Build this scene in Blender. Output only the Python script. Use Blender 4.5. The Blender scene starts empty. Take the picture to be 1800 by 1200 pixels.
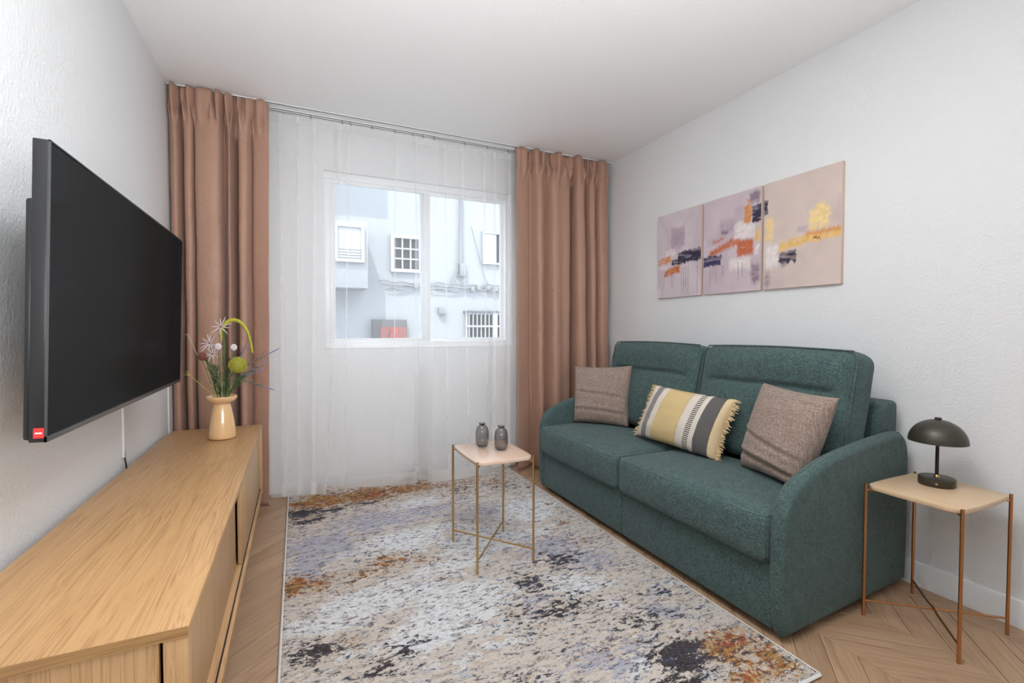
import bpy, bmesh, math, random
import numpy as np
from mathutils import Vector, Matrix, noise as mnoise

sc = bpy.context.scene
COL = sc.collection
random.seed(7)
RNG = np.random.default_rng(11)

# ------------------------------------------------------------------ camera
cam_data = bpy.data.cameras.new('camera')
cam = bpy.data.objects.new('camera', cam_data); COL.objects.link(cam)
cam_data.sensor_width = 36.0
cam_data.lens = 820 / 1800 * 36.0
cam_data.clip_start = 0.02
PITCH = math.atan(23 / 820); YAW = math.atan(378 / 820 * math.cos(PITCH))
cam.location = (0, 0, 1.15)
cam.rotation_euler = (math.pi / 2 - PITCH, 0, -YAW)
sc.camera = cam

# ------------------------------------------------------------------ world, sun, added fill lights, exposure
W = bpy.data.worlds.new('world'); sc.world = W; W.use_nodes = True
wn = W.node_tree.nodes; wl = W.node_tree.links
bg = wn['Background']
SKY_STRENGTH = 5.0
bg.inputs[0].default_value = (0.80, 0.90, 1.0, 1); bg.inputs[1].default_value = SKY_STRENGTH

sun_d = bpy.data.lights.new('sun', 'SUN'); sun_d.energy = 5.6; sun_d.angle = 0.01; sun_d.color = (1.0, 0.96, 0.9)
sun = bpy.data.objects.new('sun', sun_d); COL.objects.link(sun)
sun.rotation_euler = Vector((0.63, 1.0, -1.87)).to_track_quat('-Z', 'Y').to_euler()
sun.location = (-3, -5, 9)

def area(name, loc, target, sx, sy, power, col=(1, 1, 1)):
    d = bpy.data.lights.new(name, 'AREA'); d.shape = 'RECTANGLE'; d.size = sx; d.size_y = sy
    d.energy = power; d.color = col
    o = bpy.data.objects.new(name, d); COL.objects.link(o); o.location = loc
    o.rotation_euler = (Vector(target) - Vector(loc)).to_track_quat('-Z', 'Y').to_euler()
    return o
area('ceiling_fill', (0.62, 0.95, 2.57), (0.62, 0.96, 0), .7, .7, 21, (0.95, 0.98, 1.0))  # added fill light under the ceiling, no fixture there
up = area('upward_fill', (0.45, -0.40, 1.15), (0.45, -0.05, 2.6), 1.3, .7, 31, (0.94, 0.975, 1.0))  # added fill behind the camera, bounced off the ceiling
up.data.spread = math.radians(115)
up2 = area('upward_fill_tilted', (0.40, -0.45, 1.25), (0.15, 1.9, 2.6), 1.3, .7, 29, (0.94, 0.975, 1.0))  # second added fill, aimed at the far ceiling
up2.data.spread = math.radians(125)
pt = area('window_portal', (0.91, 3.72, 1.64), (0.91, 0, 1.64), 1.36, 1.16, 1.0)
pt.data.cycles.is_portal = True

sc.view_settings.view_transform = 'Standard'; sc.view_settings.look = 'None'
sc.view_settings.gamma = 1; sc.view_settings.use_curve_mapping = False
sc.view_settings.exposure = 0.19
sc.cycles.max_bounces = 10; sc.cycles.diffuse_bounces = 6; sc.cycles.transparent_max_bounces = 24
sc.cycles.transmission_bounces = 8; sc.cycles.sample_clamp_indirect = 6; sc.cycles.caustics_refractive = False
sc.cycles.caustics_reflective = False

# ------------------------------------------------------------------ mesh helpers
def mk(name, bm, mat, parent=None, smooth=None, label=None, kind=None):
    me = bpy.data.meshes.new(name)
    if isinstance(bm, bmesh.types.BMesh):
        bm.normal_update(); bm.to_mesh(me); bm.free()
    else:
        me.from_pydata([tuple(v) for v in bm[0]], [], [tuple(f) for f in bm[1]]); me.update()
    if smooth is not None:
        me.polygons.foreach_set('use_smooth', [True] * len(me.polygons))
        if smooth < 180: me.set_sharp_from_angle(angle=math.radians(smooth))
    if mat is not None: me.materials.append(mat)
    o = bpy.data.objects.new(name, me); COL.objects.link(o)
    if parent is not None: adopt(o, parent)
    if label: o['label'] = label
    if kind: o['kind'] = kind
    return o
def base_of(p):
    m = Matrix.Translation(p.location)
    return base_of(p.parent) @ p.matrix_parent_inverse @ m if p.parent else m
def adopt(o, p):
    o.parent = p; o.matrix_parent_inverse = base_of(p).inverted()
def thing(name, label, cat, loc, group=None):
    o = bpy.data.objects.new(name, None); COL.objects.link(o); o.location = loc; o.empty_display_size = 0.1
    return tag(o, label, cat, group)
def tag(o, label, cat, group=None, kind=None):
    o['label'] = label; o['category'] = cat
    if group: o['group'] = group
    if kind: o['kind'] = kind
    return o
def NB(): return bmesh.new()
def box(bm, x0, x1, y0, y1, z0, z1, bev=0.0, seg=2, M=None):
    r = bmesh.ops.create_cube(bm, size=1.0)
    vs = r['verts']
    for v in vs:
        v.co = Vector((x0 + (v.co.x + .5) * (x1 - x0), y0 + (v.co.y + .5) * (y1 - y0), z0 + (v.co.z + .5) * (z1 - z0)))
    if bev > 0:
        es = list({e for v in vs for e in v.link_edges})
        rr = bmesh.ops.bevel(bm, geom=es, offset=bev, segments=seg, profile=0.5, affect='EDGES')
        vs = list({v for f in rr['faces'] for v in f.verts} | {v for v in vs if v.is_valid})
    if M is not None:
        for v in vs: v.co = M @ v.co
    return vs
def tube(bm, pts, r, n=8, cap=True):
    P = [Vector(p) for p in pts]
    R = r if isinstance(r, (list, tuple)) else [r] * len(P)
    T = [((P[min(i + 1, len(P) - 1)] - P[max(i - 1, 0)]).normalized()) for i in range(len(P))]
    up = Vector((0, 0, 1)) if abs(T[0].z) < .9 else Vector((1, 0, 0))
    a = T[0].cross(up).normalized(); rings = []
    for i, p in enumerate(P):
        a = (a - T[i] * a.dot(T[i])).normalized(); b = T[i].cross(a)
        rings.append([bm.verts.new(p + (a * math.cos(t) + b * math.sin(t)) * R[i]) for t in [2 * math.pi * k / n for k in range(n)]])
    for i in range(len(P) - 1):
        for k in range(n):
            bm.faces.new((rings[i][k], rings[i][(k + 1) % n], rings[i + 1][(k + 1) % n], rings[i + 1][k]))
    if cap:
        bm.faces.new(rings[0][::-1]); bm.faces.new(rings[-1])
def lathe(bm, prof, c=(0, 0, 0), n=48, ribs=0, amp=0, sx=1.0):
    rings = []
    for j, (r, z) in enumerate(prof):
        ring = []
        for k in range(n):
            t = 2 * math.pi * k / n
            rr = r * (1 + (amp * math.cos(ribs * t) if ribs and r > .02 else 0))
            ring.append(bm.verts.new((c[0] + rr * sx * math.cos(t), c[1] + rr * math.sin(t), c[2] + z)))
        rings.append(ring)
    for j in range(len(prof) - 1):
        for k in range(n):
            bm.faces.new((rings[j][k], rings[j][(k + 1) % n], rings[j + 1][(k + 1) % n], rings[j + 1][k]))
    if prof[0][0] > 1e-6: bm.faces.new(rings[0][::-1])
    if prof[-1][0] > 1e-6: bm.faces.new(rings[-1])
    bmesh.ops.remove_doubles(bm, verts=bm.verts, dist=1e-6)
def prism(bm, poly, y0, y1, axis='y', bev=0, seg=3):
    """poly in the plane across axis, extruded from y0 to y1; outline edges of both caps bevelled"""
    def P(a, b, c): return {'y': (a, c, b), 'z': (a, b, c), 'x': (c, a, b)}[axis]
    A = [bm.verts.new(P(a, b, y0)) for a, b in poly]; B = [bm.verts.new(P(a, b, y1)) for a, b in poly]
    n = len(poly)
    fs = [bm.faces.new(A), bm.faces.new(B[::-1])]
    for i in range(n): fs.append(bm.faces.new((A[i], B[i], B[(i + 1) % n], A[(i + 1) % n])))
    bmesh.ops.recalc_face_normals(bm, faces=fs)
    if bev:
        es = [e for f in fs[:2] for e in f.edges]
        bmesh.ops.bevel(bm, geom=es, offset=bev, segments=seg, profile=.5, affect='EDGES')
    return A + B
def axis_samples(h, r, mid, k=4):
    a = [-h + r * (1 - math.cos(math.pi / 2 * i / k)) for i in range(k)]
    m = list(np.linspace(-h + r, h - r, mid + 1))
    return a + m + [-v for v in a[::-1]]
def rbox(size, r, mid=(10, 10, 6), fn=None, k=4):
    """rounded box centred on 0 -> (verts, faces); fn reshapes every vertex"""
    hx, hy, hz = [s / 2 for s in size]; H = (hx, hy, hz)
    S = [axis_samples(h, min(r, h * .98), m, k) for h, m in zip(H, mid)]
    idx = {}; V = []; F = []
    def vid(i, j, l):
        key = (i, j, l)
        if key not in idx:
            p = Vector((S[0][i], S[1][j], S[2][l]))
            q = Vector([max(-h + r, min(h - r, c)) for c, h in zip(p, H)])
            d = p - q
            if d.length > 1e-9: p = q + d.normalized() * r if d.length > r * .2 else p
            idx[key] = len(V); V.append(fn(p) if fn else p)
        return idx[key]
    n = [len(s) for s in S]
    for (a, b, c) in ((0, 1, 2), (1, 2, 0), (2, 0, 1)):
        for side in (0, n[c] - 1):
            for i in range(n[a] - 1):
                for j in range(n[b] - 1):
                    q = []
                    for (u, w) in ((i, j), (i + 1, j), (i + 1, j + 1), (i, j + 1)):
                        t = [0, 0, 0]; t[a] = u; t[b] = w; t[c] = side
                        q.append(vid(*t))
                    F.append(q if side else q[::-1])
    return V, F
def catmull(pts, n):
    P = [np.array(p, float) for p in pts]
    P = [2 * P[0] - P[1]] + P + [2 * P[-1] - P[-2]]
    out = []; m = len(P) - 3
    for s in np.linspace(0, m - 1e-9, n):
        i = int(s); t = s - i
        a, b, c, d = P[i:i + 4]
        out.append(.5 * (2 * b + (c - a) * t + (2 * a - 5 * b + 4 * c - d) * t * t + (3 * b - a - 3 * c + d) * t ** 3))
    return out
def np_noise(x, y, seed=0):
    """smooth 2-D value noise on numpy arrays, 0..1"""
    r = np.random.default_rng(seed).random((64, 64))
    xi = np.floor(x).astype(int); yi = np.floor(y).astype(int); fx = x - xi; fy = y - yi
    fx = fx * fx * (3 - 2 * fx); fy = fy * fy * (3 - 2 * fy)
    g = lambda a, b: r[a % 64, b % 64]
    return (g(xi, yi) * (1 - fx) + g(xi + 1, yi) * fx) * (1 - fy) + (g(xi, yi + 1) * (1 - fx) + g(xi + 1, yi + 1) * fx) * fy
def fbm(x, y, seed=0, o=4):
    s = 0; a = .5; t = 0
    for k in range(o): s = s + a * np_noise(x * 2 ** k, y * 2 ** k, seed + k); t += a; a *= .5
    return s / t

# ------------------------------------------------------------------ material helpers
def lin(r, g, b):
    f = lambda c: (c / 12.92 if c <= .04045 else ((c + .055) / 1.055) ** 2.4)
    return (f(r / 255), f(g / 255), f(b / 255), 1)
class Mat:
    def __init__(s, name, rough=.6, col=(.8, .8, .8, 1), **kw):
        s.m = bpy.data.materials.new(name); s.m.use_nodes = True
        s.n = s.m.node_tree.nodes; s.l = s.m.node_tree.links
        s.p = s.n['Principled BSDF']; s.out = s.n['Material Output']
        s.p.inputs['Base Color'].default_value = col; s.p.inputs['Roughness'].default_value = rough
        for k, v in kw.items(): s.p.inputs[k.replace('_', ' ')].default_value = v
    def node(s, t, **kw):
        nd = s.n.new(t)
        for k, v in kw.items(): setattr(nd, k, v)
        return nd
    def put(s, sock, v):
        if isinstance(v, bpy.types.NodeSocket): s.l.new(v, sock)
        elif v is not None: sock.default_value = v
    def coord(s, kind='Object', scale=(1, 1, 1), rot=(0, 0, 0), loc=(0, 0, 0)):
        tc = s.node('ShaderNodeTexCoord'); mp = s.node('ShaderNodeMapping')
        s.l.new(tc.outputs[kind], mp.inputs[0]); mp.inputs['Scale'].default_value = scale
        mp.inputs['Rotation'].default_value = rot; mp.inputs['Location'].default_value = loc
        return mp.outputs[0]
    def noise(s, vec, scale=5, detail=4, rough=.5, dist=0):
        t = s.node('ShaderNodeTexNoise'); s.put(t.inputs['Vector'], vec)
        t.inputs['Scale'].default_value = scale; t.inputs['Detail'].default_value = detail
        t.inputs['Roughness'].default_value = rough; t.inputs['Distortion'].default_value = dist
        return t.outputs['Fac']
    def ramp(s, fac, stops, interp='LINEAR'):
        t = s.node('ShaderNodeValToRGB'); s.put(t.inputs[0], fac); e = t.color_ramp.elements
        t.color_ramp.interpolation = interp
        while len(e) < len(stops): e.new(.5)
        for i, (p, c) in enumerate(stops): e[i].position = p; e[i].color = c if len(c) == 4 else (*c, 1)
        return t.outputs[0]
    def mix(s, fac, a, b, mode='MIX'):
        t = s.node('ShaderNodeMix', data_type='RGBA', blend_type=mode)
        s.put(t.inputs[0], fac); s.put(t.inputs[6], a); s.put(t.inputs[7], b)
        return t.outputs[2]
    def math(s, op, a, b=None, c=None, clamp=False):
        t = s.node('ShaderNodeMath', operation=op, use_clamp=clamp)
        for i, v in enumerate((a, b, c)):
            if v is not None: s.put(t.inputs[i], v)
        return t.outputs[0]
    def step(s, v, lo, hi):
        t = s.node('ShaderNodeMapRange', interpolation_type='SMOOTHSTEP')
        s.put(t.inputs[0], v); t.inputs[1].default_value = lo; t.inputs[2].default_value = hi
        return t.outputs[0]
    def bump(s, h, strength=.3, dist=.01):
        b = s.node('ShaderNodeBump'); s.put(b.inputs['Height'], h)
        b.inputs['Strength'].default_value = strength; b.inputs['Distance'].default_value = dist
        s.l.new(b.outputs[0], s.p.inputs['Normal'])
    def color(s, c): s.put(s.p.inputs['Base Color'], c)

def plain(name, c, rough=.5, metal=0., **kw):
    m = Mat(name, rough, c, **kw); m.p.inputs['Metallic'].default_value = metal
    v = m.noise(m.coord(), 40, 3)
    m.color(m.mix(m.math('MULTIPLY', v, .10), c, (c[0] * .7, c[1] * .7, c[2] * .7, 1)))
    return m.m

# paint with orange-peel texture
def paint(name, c, strength=.28):
    m = Mat(name, .62, c)
    co = m.coord()
    h = m.noise(co, 95, 3, .55); h2 = m.noise(co, 34, 2)
    m.bump(m.math('ADD', h, m.math('MULTIPLY', h2, .6)), strength, .006)
    m.color(m.mix(m.noise(co, 1.5, 2), c, (c[0] * .965, c[1] * .965, c[2] * .965, 1)))
    return m.m
M_wall = paint('wall_paint', (.76, .765, .77, 1), .42)
M_ceil = paint('ceiling_paint', (.88, .88, .88, 1), .12)
M_trim = plain('white_trim', (.80, .81, .82, 1), .35)
M_pvc = plain('white_window_frame', (.86, .87, .88, 1), .3)
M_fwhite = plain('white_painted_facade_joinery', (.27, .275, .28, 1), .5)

def wood(name, a, b, dark, kind='Object', along='y', rough=.42, uvscale=1.0, per_object=0.0, bumpk=.12, fine=1.0):
    m = Mat(name, rough)
    sc3 = {'x': (1, 9, 9), 'y': (9, 1, 9), 'z': (9, 9, 1)}[along]
    co = m.coord(kind, tuple(v * uvscale for v in sc3))
    if per_object:
        oi = m.node('ShaderNodeObjectInfo'); va = m.node('ShaderNodeVectorMath', operation='ADD')
        cx = m.node('ShaderNodeCombineXYZ'); k = m.math('MULTIPLY', oi.outputs['Random'], 57)
        for i in range(3): m.l.new(k, cx.inputs[i])
        m.l.new(co, va.inputs[0]); m.l.new(cx.outputs[0], va.inputs[1]); co = va.outputs[0]
    g = m.noise(co, 1.3, 4, .55, .8)
    def sub(f):
        sm = m.node('ShaderNodeMapping'); m.l.new(co, sm.inputs[0]); ax = {'x': 0, 'y': 1, 'z': 2}[along]
        v = [f[0]] * 3; v[ax] = f[1]; sm.inputs['Scale'].default_value = v
        m.l.new(warped, sm.inputs[0]); return sm.outputs[0]
    wz = m.node('ShaderNodeTexNoise'); m.l.new(co, wz.inputs['Vector']); wz.inputs['Scale'].default_value = .9; wz.inputs['Detail'].default_value = 2
    wk = m.node('ShaderNodeVectorMath', operation='SCALE'); m.l.new(wz.outputs['Color'], wk.inputs[0]); wk.inputs['Scale'].default_value = .55
    wa = m.node('ShaderNodeVectorMath', operation='ADD'); m.l.new(co, wa.inputs[0]); m.l.new(wk.outputs[0], wa.inputs[1]); warped = wa.outputs[0]
    line = m.noise(sub((13, .55)), 2.4, 3, .6, .3)
    pore = m.noise(sub((14, 2)), 2.6, 3, .7)
    rings = m.math('FRACT', m.math('MULTIPLY', m.noise(sub((1, .55)), .8, 2, .4, .5), 14.0))
    rg = m.ramp(rings, [(0, (0, 0, 0)), (.6, (.2, .2, .2)), (.93, (1, 1, 1)), (1, (.0, .0, .0))])
    c = m.ramp(g, [(.3, b), (.55, a), (.8, b)])
    c = m.mix(m.math('MULTIPLY', m.math('MULTIPLY', rg, m.step(g, .35, .6)), .30 * fine), c, dark)
    c = m.mix(m.math('MULTIPLY', m.step(line, .50, .64), .60 * fine), c, dark)
    c = m.mix(m.math('MULTIPLY', m.step(pore, .54, .72), .28 * fine), c, dark)
    if per_object:
        c = m.mix(m.math('MULTIPLY', m.math('SUBTRACT', oi.outputs['Random'], .3), per_object), c, (dark[0] * .8, dark[1] * .8, dark[2] * .8, 1))
    m.color(c)
    m.bump(m.math('SUBTRACT', 1.0, m.step(pore, .48, .8)), bumpk, .004)
    return m.m
OAK_A, OAK_B, OAK_D = (.53, .315, .145, 1), (.46, .262, .113, 1), (.27, .138, .055, 1)
M_oak_y = wood('oak_veneer_lengthwise', OAK_A, OAK_B, OAK_D, along='y')
M_oak_x = wood('oak_veneer_edge', (.42, .24, .10, 1), (.36, .20, .08, 1), (.20, .10, .04, 1), along='x')
M_oak_z = wood('oak_veneer_upright', (.55, .34, .165, 1), (.48, .285, .13, 1), (.32, .17, .07, 1), along='z')
M_floor = wood('oak_floor_planks', (.46, .295, .182, 1), (.385, .24, .145, 1), (.20, .115, .065, 1), kind='UV', along='x', rough=.4, per_object=.38, bumpk=.15)
M_floorbase = wood('floor_underlay', (.28, .18, .11, 1), (.24, .15, .09, 1), (.14, .08, .05, 1), along='y')
M_tabletop_pale = wood('pale_ash_tabletop', (.64, .46, .29, 1), (.60, .42, .255, 1), (.46, .29, .16, 1), along='y', rough=.35, fine=.5)
M_tabletop_pink = wood('pinkish_ash_tabletop', (.60, .44, .345, 1), (.57, .41, .315, 1), (.45, .30, .21, 1), along='y', rough=.22, fine=.4)
M_brass = plain('brushed_brass', (.60, .40, .17, 1), .32, 1.0)
M_copper = plain('copper_bronze', (.55, .27, .115, 1), .33, 1.0)
M_black = plain('black_plastic', (.012, .012, .013, 1), .35)
M_dark = plain('gap_shade_and_gliders', (.02, .013, .01, 1), .7)  # near black: glider colour, and shade painted into slots and gaps

# textiles
def fabric(name, a, b, scale=60, bumps=.4, rough=.9, weave=None, sheen=.3, dist=.004, big=.35, ws=220, wl=9):
    m = Mat(name, rough, a); co = m.coord()
    f = m.noise(co, scale, 5, .7); f2 = m.noise(co, scale * .09, 4, .6); 
    c = m.mix(m.step(f, .36, .66), b, a)
    c = m.mix(m.math('MULTIPLY', m.step(f2, .35, .7), big), c, b)
    h = f
    if weave:
        w = []
        for ax in weave:
            sx = [ws, ws, ws]; sx[ax] = wl
            w.append(m.noise(m.coord('Object', tuple(sx)), 1, 3, .65))
        c = m.mix(m.math('MULTIPLY', m.step(w[0], .42, .66), .55), c, (a[0] * 1.55, a[1] * 1.5, a[2] * 1.45, 1))
        c = m.mix(m.math('MULTIPLY', m.step(w[1], .46, .7), .55), c, (b[0] * .55, b[1] * .55, b[2] * .55, 1))
        h = m.math('ADD', w[0], w[1])
    m.color(c); m.bump(h, bumps, dist)
    m.p.inputs['Sheen Weight'].default_value = sheen; m.p.inputs['Sheen Roughness'].default_value = .5
    m.p.inputs['Specular IOR Level'].default_value = .15
    return m.m
M_sofa = fabric('green_chenille', (.096, .152, .146, 1), (.030, .054, .053, 1), 300, .5, weave=(1, 2), ws=330, wl=70, sheen=.10, dist=.004, big=.55)
M_sofa_seam = fabric('green_chenille_seam', (.10, .15, .145, 1), (.05, .08, .078, 1), 90, .5, sheen=.25)
M_taupe = fabric('taupe_linen', (.315, .24, .20, 1), (.205, .152, .126, 1), 120, .45, weave=(2, 1), sheen=.15, dist=.003)

def drape_mat():
    m = Mat('dusty_rose_brown_satin', .46, (.38, .22, .155, 1))
    co = m.coord(); 
    f = m.noise(m.coord('Object', (300, 300, 40)), 1, 3, .6)
    m.color(m.mix(m.math('MULTIPLY', f, .25), (.43, .252, .182, 1), (.34, .193, .137, 1)))
    cr = m.noise(co, 9, 3, .55, 1.4); ridge = m.math('ABSOLUTE', m.math('SUBTRACT', cr, .5))
    cre = m.math('SUBTRACT', 1.0, m.step(ridge, 0, .045))
    m.bump(m.math('ADD', m.math('MULTIPLY', m.math('MULTIPLY', cre, m.step(m.noise(co, 3.2, 2), .52, .68)), .5), m.noise(co, 14, 3)), .30, .016)
    m.p.inputs['Sheen Weight'].default_value = .15; m.p.inputs['Specular IOR Level'].default_value = .3
    return m.m
M_drape = drape_mat()

def sheer_mat(name, alpha):
    m = Mat(name, .8, (.90, .90, .91, 1))
    tr = m.node('ShaderNodeBsdfTransparent'); tl = m.node('ShaderNodeBsdfTranslucent'); df = m.node('ShaderNodeBsdfDiffuse')
    th = m.noise(m.coord('Object', (90, 90, 6)), 1, 2)
    for n_ in (tl, df): n_.inputs[0].default_value = (.97, .97, .975, 1)
    a = m.node('ShaderNodeMixShader'); a.inputs[0].default_value = .45; m.l.new(df.outputs[0], a.inputs[1]); m.l.new(tl.outputs[0], a.inputs[2])
    b = m.node('ShaderNodeMixShader'); m.l.new(m.math('ADD', alpha - .03, m.math('MULTIPLY', th, .03)), b.inputs[0])
    m.l.new(tr.outputs[0], b.inputs[1]); m.l.new(a.outputs[0], b.inputs[2]); m.l.new(b.outputs[0], m.out.inputs[0])
    return m.m
M_sheer = sheer_mat('white_voile', .242)
M_hem = sheer_mat('white_voile_hem', .50)

def pane_mat(name, tint=(.97, .98, .99, 1), refl=.06):
    m = Mat(name, .02)
    tr = m.node('ShaderNodeBsdfTransparent'); tr.inputs[0].default_value = tint
    gl = m.node('ShaderNodeBsdfGlossy'); gl.inputs['Roughness'].default_value = .02
    a = m.node('ShaderNodeMixShader'); a.inputs[0].default_value = refl
    m.l.new(tr.outputs[0], a.inputs[1]); m.l.new(gl.outputs[0], a.inputs[2]); m.l.new(a.outputs[0], m.out.inputs[0])
    return m.m
M_pane = pane_mat('window_glass', refl=.0008)
def glass_mat(name, c):
    m = Mat(name, .03, c); m.p.inputs['Transmission Weight'].default_value = 1; m.p.inputs['IOR'].default_value = 1.45
    v = m.noise(m.coord(), 12, 2); m.color(m.mix(m.math('MULTIPLY', v, .1), c, (c[0] * .8, c[1] * .8, c[2] * .8, 1)))
    return m.m
M_smoke = glass_mat('smoked_glass', (.66, .645, .635, 1))
def screen_mat():
    m = Mat('television_screen', .10, (.018, .018, .018, 1))
    v = m.noise(m.coord(), 3, 2); m.put(m.p.inputs['Roughness'], m.math('ADD', .09, m.math('MULTIPLY', v, .03)))
    m.p.inputs['Specular IOR Level'].default_value = 0
    gl = m.node('ShaderNodeBsdfGlossy'); gl.inputs['Roughness'].default_value = .07
    mx = m.node('ShaderNodeMixShader'); mx.inputs[0].default_value = .022
    m.l.new(m.p.outputs[0], mx.inputs[1]); m.l.new(gl.outputs[0], mx.inputs[2]); m.l.new(mx.outputs[0], m.out.inputs[0])
    return m.m
M_screen = screen_mat()

# ================================================================== ROOM SHELL
XL, XR, YB, YR, H = -0.682, 2.518, 3.61, -1.75, 2.595
WX0, WX1, WZ0, WZ1 = 0.185, 1.655, 1.00, 2.28        # hole in the window wall
bm = NB(); box(bm, XL - .2, XR + .2, YR - .2, YB + .2, -.20, -.004); floor = mk('floor', bm, M_floorbase, kind='structure')
bm = NB(); box(bm, XL - .2, XR + .2, YR - .2, YB + .22, H, H + .2); mk('ceiling', bm, M_ceil, kind='structure')
bm = NB(); box(bm, XL - .2, XL, YR - .2, YB + .2, -.004, H); mk('wall_left', bm, M_wall, kind='structure')
bm = NB(); box(bm, XR, XR + .2, YR - .2, YB + .2, -.004, H); mk('wall_right', bm, M_wall, kind='structure')
bm = NB(); box(bm, XL, XR, YR - .2, YR, -.004, H); mk('wall_rear', bm, M_wall, kind='structure')
bm = NB()
box(bm, XL, WX0, YB, YB + .2, -.004, H); box(bm, WX1, XR, YB, YB + .2, -.004, H)
box(bm, WX0, WX1, YB, YB + .2, -.004, WZ0); box(bm, WX0, WX1, YB, YB + .2, WZ1, H)
mk('wall_back', bm, M_wall, kind='structure')
def baseboard(name, poly_fn):
    bm = NB(); poly_fn(bm); mk(name, bm, M_trim, kind='structure', smooth=30)
def bb_right(bm):
    prism(bm, [(XR, 0), (XR - .016, 0), (XR - .016, .092), (XR - .011, .103), (XR, .106)], YR, YB, 'y')
baseboard('baseboard_right', bb_right)
def bb_left(bm):
    prism(bm, [(XL, 0), (XL + .016, 0), (XL + .016, .092), (XL + .011, .103), (XL, .106)], YR, YB, 'y')
baseboard('baseboard_left', bb_left)
bm = NB(); box(bm, XL, XL + .006, 3.262, 3.29, .106, 1.15, .002); mk('trim_1', bm, M_trim, kind='structure', smooth=30)

# chevron planks, each its own object; two shared meshes (rising, falling)
CW, PITCHY, HY = .307, .133, .307 * math.tan(math.radians(43))
def plank_mesh(sign):
    g = .0011; bm = NB()
    y = lambda x: sign * HY * (x / CW)
    def ring(d, z): return [bm.verts.new((x, y(x) + yy, z)) for x, yy in ((d, d * 1.3), (CW - d, d * 1.3), (CW - d, PITCHY - d * 1.3), (d, PITCHY - d * 1.3))]
    A = ring(g, -.004); B = ring(g, -.0009); C = ring(g + .0012, 0)
    for P, Q in ((A, B), (B, C)):
        for i in range(4): bm.faces.new((P[i], P[(i + 1) % 4], Q[(i + 1) % 4], Q[i]))
    bm.faces.new(C); bmesh.ops.recalc_face_normals(bm, faces=bm.faces)
    uv = bm.loops.layers.uv.new('UVMap'); ang = math.atan2(sign * HY, CW)
    for f in bm.faces:
        for l in f.loops:
            c = l.vert.co; l[uv].uv = (c.x * math.cos(ang) + c.y * math.sin(ang), -c.x * math.sin(ang) + c.y * math.cos(ang))
    me = bpy.data.meshes.new('plank'); bm.to_mesh(me); bm.free(); me.materials.append(M_floor); return me
PM = {1: plank_mesh(1), -1: plank_mesh(-1)}
nplank = 0
for k in range(-8, 3):
    x0 = 1.775 + CW * k; sg = -1 if k % 2 == 0 else 1
    if k < -8 or x0 > XR - .02: continue
    for j in range(-4, 34):
        y0 = j * PITCHY
        lo, hi = min(y0, y0 + sg * HY), max(y0, y0 + sg * HY) + PITCHY
        if hi > YB + .12 or lo < -.1 or x0 < XL - .15: continue
        if x0 > .0 and x0 + CW < 1.5 and lo > .98 and hi < 3.45: continue      # wholly under the rug
        if x0 > 1.65 and lo > 1.25 and hi < 2.85: continue                     # wholly under the sofa
        if x0 < 1.2 and hi < .75: continue                                     # outside the frame
        o = bpy.data.objects.new('plank', PM[sg]); COL.objects.link(o)
        o.parent = floor; o.location = (x0, y0, 0); nplank += 1

# window: frame, two sliding sashes, panes
win = mk('window_1', *(lambda b: (b, M_pvc))((lambda b: (
    box(b, WX0, WX1, 3.63, 3.70, WZ0, WZ0 + .05, .004), box(b, WX0, WX1, 3.63, 3.70, WZ1 - .05, WZ1, .004),
    box(b, WX0, WX0 + .045, 3.63, 3.70, WZ0 + .05, WZ1 - .05, .004), box(b, WX1 - .045, WX1, 3.63, 3.70, WZ0 + .05, WZ1 - .05, .004), b)[-1])(NB())), kind='structure', smooth=30)
def sash(x0, x1, y0, y1):
    b = NB(); z0, z1, w = WZ0 + .03, WZ1 - .03, .045
    box(b, x0, x1, y0, y1, z0, z0 + w, .003); box(b, x0, x1, y0, y1, z1 - w, z1, .003)
    box(b, x0, x0 + w, y0, y1, z0 + w, z1 - w, .003); box(b, x1 - w, x1, y0, y1, z0 + w, z1 - w, .003)
    s = mk('sash', b, M_pvc, win, smooth=30)
    b = NB(); box(b, x0 + w - .005, x1 - w + .005, (y0 + y1) / 2 - .003, (y0 + y1) / 2 + .003, z0 + w - .005, z1 - w + .005)
    mk('pane', b, M_pane, s)
sash(WX0 + .03, .965, 3.642, 3.664); sash(.895, WX1 - .03, 3.668, 3.690)
bm = NB(); box(bm, WX0 + .002, WX1 - .002, YB - .004, YB + .03, WZ0 + .0005, WZ0 + .012, .003); mk('window_sill', bm, M_pvc, win, smooth=30)

# ================================================================== OUTSIDE
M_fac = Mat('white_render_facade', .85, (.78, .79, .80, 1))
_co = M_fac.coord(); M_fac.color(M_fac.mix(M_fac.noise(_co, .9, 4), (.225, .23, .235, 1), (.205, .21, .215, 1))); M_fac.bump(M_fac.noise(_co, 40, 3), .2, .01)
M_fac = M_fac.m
M_darkglass = plain('dark_facade_glass', (.012, .014, .017, 1), .5, Specular_IOR_Level=.12)
M_greyglass = plain('grey_blind', (.36, .38, .39, 1), .4)
M_red = plain('red_poster', (.24, .028, .018, 1), .5); M_dred = plain('dark_red_door', (.16, .04, .03, 1), .45)
M_char = plain('charcoal_door_frame', (.045, .042, .045, 1), .5)
M_street = plain('grey_asphalt', (.22, .22, .22, 1), .9)
bm = NB(); box(bm, -8, 14, 3.85, 12, -.95, -.80); st = mk('street', bm, M_street, kind='structure')
FY = 7.0
bld = thing('apartment_building', 'white rendered apartment building seen across the street through the window', 'building', (1.5, FY, -.8))
bm = NB(); box(bm, -7, 11, FY, FY + 4, -.8, 4.35); mk('facade_wall', bm, M_fac, bld)
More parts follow.
